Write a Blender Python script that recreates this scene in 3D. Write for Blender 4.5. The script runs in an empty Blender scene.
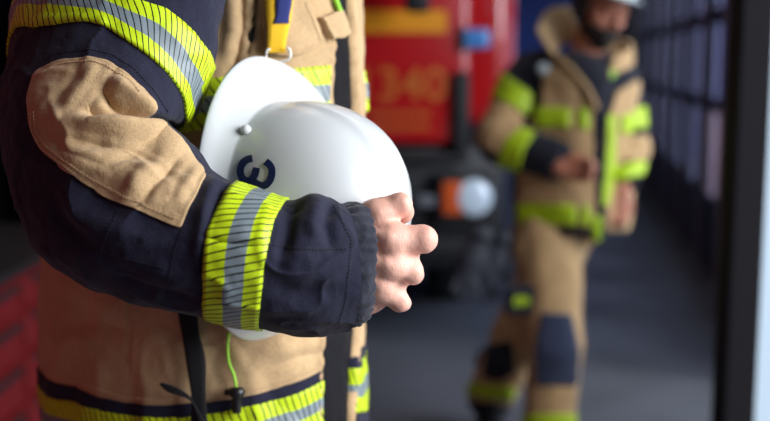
import bpy, bmesh, math, random
import numpy as np
from mathutils import Vector, Matrix
from mathutils.bvhtree import BVHTree

random.seed(7)
SC = bpy.context.scene
COL = SC.collection
PI = math.pi
R = math.radians

# ------------------------------------------------------------------ camera
F = 50 / 36 * 770
PITCH = R(8.0)
CAM = np.array([0.0, 0.0, 1.42])
RT = np.array([1.0, 0.0, 0.0])
FW = np.array([0.0, math.cos(PITCH), -math.sin(PITCH)])
UP = np.array([0.0, math.sin(PITCH), math.cos(PITCH)])

def W(px, py, z):
    """point seen at (px, py) in the photograph, z metres in front of the lens"""
    return CAM + RT * ((px - 385) / F * z) + UP * ((210.5 - py) / F * z) + FW * z

def WA(px, py, z):
    px, py, z = np.broadcast_arrays(np.asarray(px, float), np.asarray(py, float), np.asarray(z, float))
    return CAM + RT * ((px - 385) / F * z)[..., None] + UP * ((210.5 - py) / F * z)[..., None] + FW * z[..., None]

def to_px(P):
    d = np.asarray(P) - CAM
    z = d @ FW
    return 385 + (d @ RT) / z * F, 210.5 - (d @ UP) / z * F, z

# ------------------------------------------------------------------ tagging
def tag(o, label=None, cat=None, group=None, kind=None):
    if label: o['label'] = label
    if cat: o['category'] = cat
    if group: o['group'] = group
    if kind: o['kind'] = kind
    return o

def empty(name, loc, label=None, cat=None, group=None):
    o = bpy.data.objects.new(name, None)
    o.empty_display_size = 0.1
    COL.objects.link(o)
    o.location = Vector([float(c) for c in loc])
    return tag(o, label, cat, group)

def mk(name, verts, faces, m=None, parent=None, smooth=True, uvs=None, base=None):
    """one mesh object; verts are in world space, the object origin goes to base"""
    me = bpy.data.meshes.new(name)
    V = np.asarray(verts, float)
    o = bpy.data.objects.new(name, me)
    COL.objects.link(o)
    off = np.zeros(3)
    if parent is not None:
        w = np.zeros(3); p = parent
        while p is not None:
            w = w + np.array(p.location); p = p.parent
        o.parent = parent
        off = w
    elif base is not None:
        off = np.array(base, float); o.location = Vector([float(c) for c in base])
    V = V - off
    me.from_pydata([tuple(map(float, v)) for v in V], [], [tuple(map(int, f)) for f in faces])
    if uvs is not None:
        lay = me.uv_layers.new(name='UVMap')
        li = np.empty(len(me.loops), dtype=np.int32)
        me.loops.foreach_get('vertex_index', li)
        lay.data.foreach_set('uv', np.asarray(uvs, float)[li].ravel())
    if smooth:
        me.polygons.foreach_set('use_smooth', [True] * len(me.polygons))
    if m: me.materials.append(m)
    me.update()
    return o

def fix_normals(o):
    bm = bmesh.new(); bm.from_mesh(o.data)
    bmesh.ops.recalc_face_normals(bm, faces=bm.faces)
    bm.to_mesh(o.data); bm.free()
    return o

# ------------------------------------------------------------------ materials
def srgb(r, g, b):
    f = lambda c: (c / 255 / 12.92) if c / 255 <= .04045 else ((c / 255 + .055) / 1.055) ** 2.4
    return (f(r), f(g), f(b), 1)

class N:
    def __init__(s, name):
        s.m = bpy.data.materials.new(name); s.m.use_nodes = True
        s.nt = s.m.node_tree; s.nt.nodes.clear()
        s.out = s.nt.nodes.new('ShaderNodeOutputMaterial')
    def n(s, t, **kw):
        k = s.nt.nodes.new(t)
        for a, b in kw.items():
            if a in ('operation', 'blend_type', 'data_type', 'noise_dimensions', 'feature', 'wave_type', 'bands_direction', 'use_clamp', 'wave_profile'):
                setattr(k, a, b)
            else:
                k.inputs[a.replace('_', ' ')].default_value = b
        return k
    def l(s, a, b): s.nt.links.new(a, b)
    def math(s, op, a, b=None, clamp=False):
        k = s.nt.nodes.new('ShaderNodeMath'); k.operation = op; k.use_clamp = clamp
        for i, v in enumerate((a, b)):
            if v is None: continue
            if isinstance(v, (int, float)): k.inputs[i].default_value = v
            else: s.l(v, k.inputs[i])
        return k.outputs[0]
    def mix(s, fac, a, b):
        k = s.nt.nodes.new('ShaderNodeMix'); k.data_type = 'RGBA'
        for i, v in ((0, fac), (6, a), (7, b)):
            if isinstance(v, (int, float, tuple)): k.inputs[i].default_value = v
            else: s.l(v, k.inputs[i])
        return k.outputs[2]

def simple(name, col, rough=.5, metal=0, coat=0, noise=0.0, nscale=20, bump=0.0, bscale=80, spec=.5, emit=None, estr=0, sss=0, sheen=0, trans=0, coords='Object'):
    s = N(name)
    b = s.n('ShaderNodeBsdfPrincipled', Roughness=rough, Metallic=metal)
    b.inputs['Coat Weight'].default_value = coat
    b.inputs['Specular IOR Level'].default_value = spec
    b.inputs['Sheen Weight'].default_value = sheen
    b.inputs['Transmission Weight'].default_value = trans
    tc = s.n('ShaderNodeTexCoord')
    if noise:
        t = s.n('ShaderNodeTexNoise', Scale=nscale, Detail=4.0)
        s.l(tc.outputs[coords], t.inputs['Vector'])
        dk = tuple(c * (1 - noise) for c in col[:3]) + (1,)
        lt = tuple(min(1, c * (1 + noise)) for c in col[:3]) + (1,)
        r = s.n('ShaderNodeMapRange'); r.inputs[1].default_value = .3; r.inputs[2].default_value = .7
        s.l(t.outputs['Fac'], r.inputs[0])
        s.l(s.mix(r.outputs[0], dk, lt), b.inputs['Base Color'])
    else:
        b.inputs['Base Color'].default_value = col
    if bump:
        t2 = s.n('ShaderNodeTexNoise', Scale=bscale, Detail=3.0)
        s.l(tc.outputs[coords], t2.inputs['Vector'])
        bp = s.n('ShaderNodeBump', Strength=bump, Distance=.002)
        s.l(t2.outputs['Fac'], bp.inputs['Height']); s.l(bp.outputs[0], b.inputs['Normal'])
    if emit:
        b.inputs['Emission Color'].default_value = emit; b.inputs['Emission Strength'].default_value = estr
    if sss:
        b.inputs['Subsurface Weight'].default_value = sss
        b.inputs['Subsurface Radius'].default_value = (.012, .004, .002)
        b.inputs['Subsurface Scale'].default_value = 1.0
    s.l(b.outputs[0], s.out.inputs[0])
    return s.m

def fabric(name, col, rough=.85, var=.12, sheen=.15, weave=620, bump=.35, blotch=.08):
    """woven cloth: fine yarn noise, soft blotches, woven bump"""
    s = N(name)
    b = s.n('ShaderNodeBsdfPrincipled', Roughness=rough)
    b.inputs['Sheen Weight'].default_value = sheen
    b.inputs['Specular IOR Level'].default_value = .25
    tc = s.n('ShaderNodeTexCoord')
    def tex(sc, det, stretch):
        mp = s.n('ShaderNodeMapping'); mp.inputs['Scale'].default_value = stretch
        s.l(tc.outputs['Object'], mp.inputs[0])
        t = s.n('ShaderNodeTexNoise', Scale=sc, Detail=det)
        s.l(mp.outputs[0], t.inputs['Vector']); return t.outputs['Fac']
    a = tex(weave, 1.0, (1, 1, .35)); c = tex(weave, 1.0, (.35, .35, 1)); bl = tex(14, 4.0, (1, 1, 1))
    yarn = s.math('ADD', a, c)                        # 0..2
    f = s.math('SUBTRACT', s.math('MULTIPLY', yarn, .5), .5)
    f2 = s.math('SUBTRACT', bl, .5)
    tot = s.math('ADD', s.math('MULTIPLY', f, var * 6), s.math('MULTIPLY', f2, blotch * 5))
    tot = s.math('ADD', tot, 1.0)
    vm = s.nt.nodes.new('ShaderNodeVectorMath'); vm.operation = 'SCALE'
    vm.inputs[0].default_value = col[:3]; s.l(tot, vm.inputs['Scale'])
    s.l(vm.outputs[0], b.inputs['Base Color'])
    bp = s.n('ShaderNodeBump', Strength=bump, Distance=.0012)
    s.l(yarn, bp.inputs['Height']); s.l(bp.outputs[0], b.inputs['Normal'])
    s.l(b.outputs[0], s.out.inputs[0])
    return s.m

def tape(name, nlines, slant, lw=.13, g0=.36, g1=.68, yel=srgb(202, 230, 30), gry=srgb(128, 142, 150)):
    """reflective tape: UV.x across (yellow | silver | yellow), thin dark diagonal lines along UV.y"""
    s = N(name)
    b = s.n('ShaderNodeBsdfPrincipled', Roughness=.45)
    uv = s.n('ShaderNodeUVMap'); sp = s.n('ShaderNodeSeparateXYZ'); s.l(uv.outputs[0], sp.inputs[0])
    x, y = sp.outputs[0], sp.outputs[1]
    inside = s.math('MULTIPLY', s.math('GREATER_THAN', x, g0), s.math('LESS_THAN', x, g1))
    tc = s.n('ShaderNodeTexCoord')
    nz = s.n('ShaderNodeTexNoise', Scale=900.0, Detail=1.0); s.l(tc.outputs['Object'], nz.inputs['Vector'])
    fy = s.mix(nz.outputs['Fac'], tuple(c * .82 for c in yel[:3]) + (1,), tuple(min(1, c * 1.12) for c in yel[:3]) + (1,))
    c = s.mix(inside, fy, gry)
    fr = s.math('FRACT', s.math('ADD', s.math('MULTIPLY', y, nlines), s.math('MULTIPLY', x, slant)))
    ln = s.math('LESS_THAN', fr, lw)
    c = s.mix(ln, c, srgb(12, 14, 12))
    s.l(c, b.inputs['Base Color'])
    b.inputs['Specular IOR Level'].default_value = .4
    bp = s.n('ShaderNodeBump', Strength=.3, Distance=.0006)
    s.l(s.math('SUBTRACT', 1.0, ln), bp.inputs['Height']); s.l(bp.outputs[0], b.inputs['Normal'])
    s.l(b.outputs[0], s.out.inputs[0])
    return s.m

M = {}
M['navy'] = fabric('navy_cloth', srgb(28, 29, 50), var=.2, sheen=.08, blotch=.10)
M['navy_dark'] = fabric('dark_lining', srgb(12, 12, 19), var=.15, sheen=.0)
M['knit'] = fabric('knit_cuff', srgb(38, 40, 54), var=.3, weave=900, bump=.6)
M['tan'] = fabric('tan_cloth', srgb(191, 161, 122), var=.13, blotch=.07)
M['tan_bg'] = fabric('khaki_cloth', srgb(190, 156, 112), var=.05, blotch=.12)
M['navy_bg'] = fabric('navy_duty_cloth', srgb(20, 22, 36), var=.05)
M['knee'] = fabric('knee_pad_cloth', srgb(56, 64, 88), var=.05)
M['shirt'] = fabric('shirt_cloth', srgb(14, 15, 30), var=.05)
M['tape_fore'] = tape('forearm_tape', 58, 3.4, lw=.2)
M['tape_upper'] = tape('upper_arm_tape', 84, 4.6, lw=.2)
M['tape_hem'] = tape('hem_tape', 110, 2.2, lw=.2, g0=.38, g1=.66)
M['tape_chest'] = tape('chest_tape', 90, 3.2, lw=.16)
M['hivis'] = simple('hivis_tape', srgb(176, 206, 24), .5, noise=.06, nscale=60)
M['silver'] = simple('silver_tape', srgb(150, 158, 160), .35)
M['thread_tan'] = simple('tan_thread', srgb(206, 176, 138), .8)
M['thread_navy'] = simple('navy_thread', srgb(24, 25, 38), .8)
M['black_web'] = fabric('black_webbing', srgb(20, 20, 24), var=.2, weave=1800)
M['lime'] = simple('lime_cord', srgb(150, 220, 50), .5, bump=.4, bscale=900)
M['black_plastic'] = simple('black_plastic', srgb(22, 22, 25), .35)
M['yellow_web'] = fabric('yellow_webbing', srgb(240, 190, 40), var=.1, weave=1800)
M['blue_web'] = fabric('blue_label', srgb(40, 50, 110), var=.15, weave=1800)
M['wire'] = simple('white_metal_ring', srgb(225, 228, 230), .25, metal=.3)
M['skin'] = simple('skin', srgb(230, 178, 160), .5, noise=.09, nscale=45, bump=.25, bscale=420, sss=.12)
M['skin_bg'] = simple('skin_tanned', srgb(176, 112, 86), .5, noise=.08, nscale=30)
M['hair'] = simple('dark_hair', srgb(34, 24, 20), .7, bump=.5, bscale=300)

# ------------------------------------------------------------------ noise
def _hash(ix, iy, iz, seed):
    h = (ix * 374761393 + iy * 668265263 + iz * 2147483647 + seed * 974634777) & 0xffffffff
    h = ((h ^ (h >> 13)) * 1274126177) & 0xffffffff
    h = h ^ (h >> 16)
    return (h & 0xffff) / 65535.0

def vnoise(P, scale, seed=0):
    q = np.asarray(P) * scale + 1000.0
    i = np.floor(q).astype(np.int64); f = q - i; f = f * f * f * (f * (f * 6 - 15) + 10)
    r = 0
    for dx in (0, 1):
        for dy in (0, 1):
            for dz in (0, 1):
                w = (f[..., 0] if dx else 1 - f[..., 0]) * (f[..., 1] if dy else 1 - f[..., 1]) * (f[..., 2] if dz else 1 - f[..., 2])
                r = r + w * _hash(i[..., 0] + dx, i[..., 1] + dy, i[..., 2] + dz, seed)
    return r * 2 - 1

def fbm(P, scale, octv=4, seed=0):
    a = 1.0; r = 0
    for o in range(octv):
        r = r + a * vnoise(P, scale * 2 ** o, seed + o * 17); a *= .5
    return r

def seg_dist(px, py, poly):
    """distance in px to a polyline and the parameter along it 0..1"""
    best = np.full(px.shape, 1e9); par = np.zeros(px.shape)
    n = len(poly) - 1
    for k in range(n):
        ax, ay = poly[k]; bx, by = poly[k + 1]
        dx, dy = bx - ax, by - ay
        t = np.clip(((px - ax) * dx + (py - ay) * dy) / (dx * dx + dy * dy + 1e-9), 0, 1)
        d = np.hypot(px - ax - t * dx, py - ay - t * dy)
        m = d < best
        best = np.where(m, d, best); par = np.where(m, (k + t) / n, par)
    return best, par

# ------------------------------------------------------------------ ring-lofted cloth surfaces
def cubic(keys, vals, x):
    """Catmull-Rom through non-uniform keys"""
    keys = np.asarray(keys, float); vals = np.asarray(vals, float)
    m = np.zeros_like(vals)
    m[1:-1] = (vals[2:] - vals[:-2]) / (keys[2:] - keys[:-2])[:, None]
    m[0] = (vals[1] - vals[0]) / (keys[1] - keys[0]); m[-1] = (vals[-1] - vals[-2]) / (keys[-1] - keys[-2])
    i = np.clip(np.searchsorted(keys, x, side='right') - 1, 0, len(keys) - 2)
    h = (keys[i + 1] - keys[i]); t = ((x - keys[i]) / h)[:, None]; h = h[:, None]
    return ((2 * t**3 - 3 * t**2 + 1) * vals[i] + (t**3 - 2 * t**2 + t) * h * m[i]
            + (-2 * t**3 + 3 * t**2) * vals[i + 1] + (t**3 - t**2) * h * m[i + 1])

class Surf:
    """closed tube; u in 0..1 along it, v in 0..1 around (0 = edge A, .25 = towards the viewer's side, .5 = edge B)"""
    def __init__(s, rings, nu, nv, disp=None, folds=(), nexp=2.0, keys=None):
        # ring: Ax, Ay, Bx, By, zc, rz, sx, sy, zt
        rg = np.array([list(r) + [0] * (9 - len(r)) for r in rings], float)
        if keys is None:
            mid = (rg[:, 0:2] + rg[:, 2:4]) / 2 + rg[:, 6:8]
            d = np.hypot(*(mid[1:] - mid[:-1]).T) + 6
            keys = np.concatenate([[0], np.cumsum(d)]); keys /= keys[-1]
        s.keys = np.asarray(keys)
        us = np.linspace(0, 1, nu); r = cubic(s.keys, rg, us)
        th = np.linspace(0, 2 * PI, nv, endpoint=False)
        c, n = np.cos(th), np.sin(th)
        c2 = np.sign(c) * np.abs(c) ** (2 / nexp); n2 = np.sign(n) * np.abs(n) ** (2 / nexp)
        A, B = r[:, None, 0:2], r[:, None, 2:4]
        Mx = (A + B) / 2; H = (A - B) / 2
        p = Mx + H * c2[None, :, None] + r[:, None, 6:8] * n2[None, :, None]
        z = r[:, None, 4] + r[:, None, 8] * c2[None, :] - r[:, None, 5] * n2[None, :]
        s.nu, s.nv = nu, nv
        s.P = WA(p[..., 0], p[..., 1], z)
        s.normals()
        px, py, _ = to_px(s.P)
        front = np.clip(-(s.Nn * ((s.P - CAM) / np.linalg.norm(s.P - CAM, axis=-1, keepdims=True))).sum(-1) * 2.5, 0, 1)
        D = np.zeros(px.shape)
        if disp: D = D + disp(s.P, us[:, None], (th / 2 / PI)[None, :])
        for f in folds:
            poly, w, h = f[0], f[1], f[2]
            d, t = seg_dist(px, py, poly)
            e = np.clip(np.minimum(t, 1 - t) * 5, 0, 1) if len(f) < 4 else 1.0
            e = np.where((t <= 0) | (t >= 1), 0.35, .35 + .65 * e)
            D = D + front * h * np.exp(-(d / w) ** 2) * e
        s.P = s.P + s.Nn * D[..., None]
        s.normals()
        s._bvh = None
    def normals(s):
        P = s.P
        du = np.gradient(P, axis=0); dv = (np.roll(P, -1, 1) - np.roll(P, 1, 1)) / 2
        n = np.cross(du, dv); n /= np.linalg.norm(n, axis=-1, keepdims=True) + 1e-12
        c = P.mean(axis=1, keepdims=True)
        if ((P - c) * n).sum() < 0: n = -n
        s.Nn = n
    def faces(s):
        i, j = np.meshgrid(np.arange(s.nu - 1), np.arange(s.nv), indexing='ij')
        a = i * s.nv + j; b = i * s.nv + (j + 1) % s.nv
        return np.stack([a, b, b + s.nv, a + s.nv], -1).reshape(-1, 4)
    def bvh(s):
        if s._bvh is None:
            s._bvh = BVHTree.FromPolygons([tuple(v) for v in s.P.reshape(-1, 3).tolist()], [tuple(f) for f in s.faces().tolist()])
        return s._bvh
    def uv(s, px, py):
        d = W(px, py, 1.0) - CAM; d /= np.linalg.norm(d)
        loc, nor, idx, dist = s.bvh().ray_cast(Vector(CAM), Vector(d))
        if loc is None:
            qx, qy, _ = to_px(s.P)
            k = np.argmin((qx - px) ** 2 + (qy - py) ** 2)
            return np.array([(k // s.nv) / (s.nu - 1), (k % s.nv) / s.nv])
        i, j = idx // s.nv, idx % s.nv
        p0 = s.P[i, j]; eu = s.P[i + 1, j] - p0; ev = s.P[i, (j + 1) % s.nv] - p0
        q = np.array(loc) - p0
        G = np.array([[eu @ eu, eu @ ev], [eu @ ev, ev @ ev]]) + np.eye(2) * 1e-14
        t = np.clip(np.linalg.solve(G, [q @ eu, q @ ev]), 0, 1)
        return np.array([(i + t[0]) / (s.nu - 1), (j + t[1]) / s.nv])
    def at(s, u, v, off=0.0):
        u, v, off = np.broadcast_arrays(np.asarray(u, float), np.asarray(v, float), np.asarray(off, float))
        x = np.clip(u, 0, 1) * (s.nu - 1); i = np.minimum(x.astype(int), s.nu - 2); fx = (x - i)[..., None]
        y = (v % 1.0) * s.nv; j = y.astype(int) % s.nv; fy = (y - np.floor(y))[..., None]; j1 = (j + 1) % s.nv
        def bl(G): return (G[i, j] * (1 - fx) + G[i + 1, j] * fx) * (1 - fy) + (G[i, j1] * (1 - fx) + G[i + 1, j1] * fx) * fy
        return bl(s.P) + bl(s.Nn) * off[..., None]
    def px(s, px, py, off=0.0):
        u, v = s.uv(px, py); return s.at(u, v, off)
    def mesh(s, name, m, parent, caps=(True, True)):
        V = s.P.reshape(-1, 3); Fc = s.faces().tolist()
        V = list(V)
        for k, cap in ((0, caps[0]), (s.nu - 1, caps[1])):
            if cap:
                V.append(s.P[k].mean(0)); c = len(V) - 1
                for j in range(s.nv):
                    a, b = k * s.nv + j, k * s.nv + (j + 1) % s.nv
                    Fc.append((a, b, c) if k else (b, a, c))
        return fix_normals(mk(name, V, Fc, m, parent))

def grid_faces(a, b, wrap=False):
    F_ = []
    for i in range(a - 1):
        for j in range(b if wrap else b - 1):
            j1 = (j + 1) % b
            F_.append((i * b + j, i * b + j1, (i + 1) * b + j1, (i + 1) * b + j))
    return F_

def strip(name, S, ua, ub, v0, v1, m, parent, off=.002, nx=24, ny=240, rim=.003, wrap=False):
    """band lying on S; ua(v), ub(v) callables or numbers; UV.x across, UV.y along"""
    fa = ua if callable(ua) else (lambda v: np.full_like(v, ua)); fb = ub if callable(ub) else (lambda v: np.full_like(v, ub))
    t = np.linspace(0, 1, nx); vv = np.linspace(v0, v1, ny)
    U = fa(vv)[:, None] * (1 - t) + fb(vv)[:, None] * t
    Vv = np.repeat(vv[:, None], nx, 1)
    o = np.full(U.shape, off); o[:, 0] = -rim; o[:, -1] = -rim
    U[:, 1] = U[:, 0] + (U[:, 1] - U[:, 0]) * .08; U[:, -2] = U[:, -1] + (U[:, -2] - U[:, -1]) * .08
    if not wrap: o[0] = -rim; o[-1] = -rim
    P = S.at(U, Vv, o)
    uvs = np.stack([np.repeat(t[None], ny, 0), np.repeat(np.linspace(0, 1, ny)[:, None], nx, 1)], -1).reshape(-1, 2)
    uvs[:, 0] = ((U - fa(vv)[:, None]) / (fb(vv) - fa(vv))[:, None]).ravel()
    return fix_normals(mk(name, P.reshape(-1, 3), grid_faces(ny, nx), m, parent, uvs=uvs))

def resample(pts, n, closed=True, smooth=2):
    P = np.asarray(pts, float)
    Q = np.vstack([P, P[:1]]) if closed else P
    d = np.concatenate([[0], np.cumsum(np.linalg.norm(Q[1:] - Q[:-1], axis=1))]); d /= d[-1]
    t = np.linspace(0, 1, n, endpoint=not closed)
    out = np.stack([np.interp(t, d, Q[:, k]) for k in range(Q.shape[1])], 1)
    for _ in range(smooth):
        if closed: out = (np.roll(out, 1, 0) + out * 2 + np.roll(out, -1, 0)) / 4
        else: out[1:-1] = (out[:-2] + out[1:-1] * 2 + out[2:]) / 4
    return out

def patch(name, S, pts, m, parent, off=.002, rim=.004, nb=260, nt=70, smooth=2, centre=None, puff=0.0, edge=.03):
    """cloth piece on S; outline given as photo points, or ('uv', u, v)"""
    uv = np.array([np.array(p[1:], float) if p[0] == 'uv' else S.uv(*p) for p in pts])
    for k in range(1, len(uv)):
        while uv[k, 1] - uv[k - 1, 1] > .5: uv[k, 1] -= 1
        while uv[k, 1] - uv[k - 1, 1] < -.5: uv[k, 1] += 1
    B = resample(uv, nb, smooth=smooth)
    c = B.mean(0) if centre is None else S.uv(*centre)
    t = np.concatenate([np.linspace(0, 1 - edge, nt - 3), [1 - edge * .3, 1, 1]])
    U = c[0] + (B[None, :, 0] - c[0]) * t[:, None]; V = c[1] + (B[None, :, 1] - c[1]) * t[:, None]
    o = np.full(U.shape, off) + puff * (1 - t[:, None] ** 4)
    o[-2] = off * .7; o[-1] = -rim
    P = S.at(U, V, o)
    return fix_normals(mk(name, P.reshape(-1, 3), grid_faces(len(t), nb, wrap=True), m, parent))

def stitches(name, S, lines, m, parent, off=.0028, dash=.0028, gap=.0016, r=.00045):
    for ln in lines:
        V, Fc = [], []
        p = resample(ln, max(8, int(len(ln) * 30)), closed=False, smooth=3)
        uvp = [S.uv(*q) for q in p]
        W3 = np.array([S.at(a, b, off) for a, b in uvp]); N3 = np.array([S.at(a, b, off + .001) for a, b in uvp]) - W3
        d = np.concatenate([[0], np.cumsum(np.linalg.norm(W3[1:] - W3[:-1], axis=1))])
        s0 = 0
        while s0 + dash < d[-1]:
            e = [np.array([np.interp(q, d, W3[:, k]) for k in range(3)]) for q in (s0, s0 + dash)]
            nn = np.array([np.interp(s0, d, N3[:, k]) for k in range(3)]); nn /= np.linalg.norm(nn) + 1e-9
            ax = e[1] - e[0]; L = np.linalg.norm(ax)
            if L > dash * .4 and L < dash * 1.6:
                ax /= L; sd = np.cross(ax, nn)
                b = len(V)
                for q in e:
                    for (x, y) in ((-1, -.8), (1, -.8), (1, .8), (-1, .8)):
                        V.append(q + sd * x * r * 1.4 + nn * y * r)
                Fc += [(b, b+1, b+2, b+3), (b+7, b+6, b+5, b+4)] + [(b+k, b+4+k, b+4+(k+1) % 4, b+(k+1) % 4) for k in range(4)]
            s0 += dash + gap
        if V: fix_normals(mk(name, V, Fc, m, parent, smooth=False))

# ------------------------------------------------------------------ plain shapes
def tube_geo(pts, rad, seg=12, closed=False):
    P = np.asarray(pts, float); n = len(P)
    rad = np.full(n, rad) if np.isscalar(rad) else np.asarray(rad, float)
    T = np.gradient(P, axis=0) if not closed else (np.roll(P, -1, 0) - np.roll(P, 1, 0))
    T /= np.linalg.norm(T, axis=1, keepdims=True) + 1e-12
    up = np.array([0, 0, 1.0]) if abs(T[0][2]) < .9 else np.array([1.0, 0, 0])
    V = []
    nrm = np.cross(T[0], up); nrm /= np.linalg.norm(nrm)
    for k in range(n):
        nrm = nrm - T[k] * (nrm @ T[k]); nrm /= np.linalg.norm(nrm); b = np.cross(T[k], nrm)
        for a in range(seg):
            th = a / seg * 2 * PI
            V.append(P[k] + (nrm * math.cos(th) + b * math.sin(th)) * rad[k])
    Fc = []
    for k in range(n if closed else n - 1):
        k1 = (k + 1) % n
        for a in range(seg):
            a1 = (a + 1) % seg
            Fc.append((k * seg + a, k * seg + a1, k1 * seg + a1, k1 * seg + a))
    if not closed:
        Fc.append(tuple(range(seg))[::-1]); Fc.append(tuple((n - 1) * seg + a for a in range(seg)))
    return V, Fc

def smooth_path(pts, n):
    P = np.asarray(pts, float)
    d = np.concatenate([[0], np.cumsum(np.linalg.norm(P[1:] - P[:-1], axis=1))]); d /= d[-1]
    return cubic(d, P, np.linspace(0, 1, n))

def tube(name, pts, rad, m, parent, seg=12, n=None, closed=False, base=None):
    P = smooth_path(pts, n) if n else pts
    V, Fc = tube_geo(P, rad, seg, closed)
    return fix_normals(mk(name, V, Fc, m, parent, base=base))

class MB:
    def __init__(s): s.V, s.F = [], []
    def add(s, V, Fc):
        b = len(s.V); s.V += [np.asarray(v, float) for v in V]; s.F += [tuple(i + b for i in f) for f in Fc]; return s
    def box(s, c, d, bev=0.0, rz=0.0, seg=2):
        bm = bmesh.new(); bmesh.ops.create_cube(bm, size=1)
        bmesh.ops.scale(bm, vec=d, verts=bm.verts)
        if bev: bmesh.ops.bevel(bm, geom=bm.edges[:], offset=bev, segments=seg, profile=.5, affect='EDGES')
        if rz: bmesh.ops.rotate(bm, matrix=Matrix.Rotation(rz, 3, 'Z'), verts=bm.verts)
        bmesh.ops.translate(bm, vec=c, verts=bm.verts)
        bm.verts.index_update()
        s.add([np.array(v.co) for v in bm.verts], [tuple(v.index for v in f.verts) for f in bm.faces]); bm.free(); return s
    def tube(s, pts, r, seg=12, closed=False): return s.add(*tube_geo(pts, r, seg, closed))
    def lathe(s, c, axis, prof, seg=32):
        """prof: (radius, height along axis)"""
        axis = np.array(axis, float); axis /= np.linalg.norm(axis)
        a = np.array([1.0, 0, 0]) if abs(axis[0]) < .9 else np.array([0, 1.0, 0])
        e1 = np.cross(axis, a); e1 /= np.linalg.norm(e1); e2 = np.cross(axis, e1)
        V = [np.array(c) + axis * h + (e1 * math.cos(t) + e2 * math.sin(t)) * r for r, h in prof for t in np.linspace(0, 2 * PI, seg, endpoint=False)]
        Fc = grid_faces(len(prof), seg, wrap=True)
        Fc.append(tuple(range(seg))[::-1]); Fc.append(tuple((len(prof) - 1) * seg + k for k in range(seg)))
        return s.add(V, Fc)
    def build(s, name, m, parent=None, smooth=False, base=None):
        o = fix_normals(mk(name, s.V, s.F, m, parent, smooth=smooth, base=base))
        return o

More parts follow.
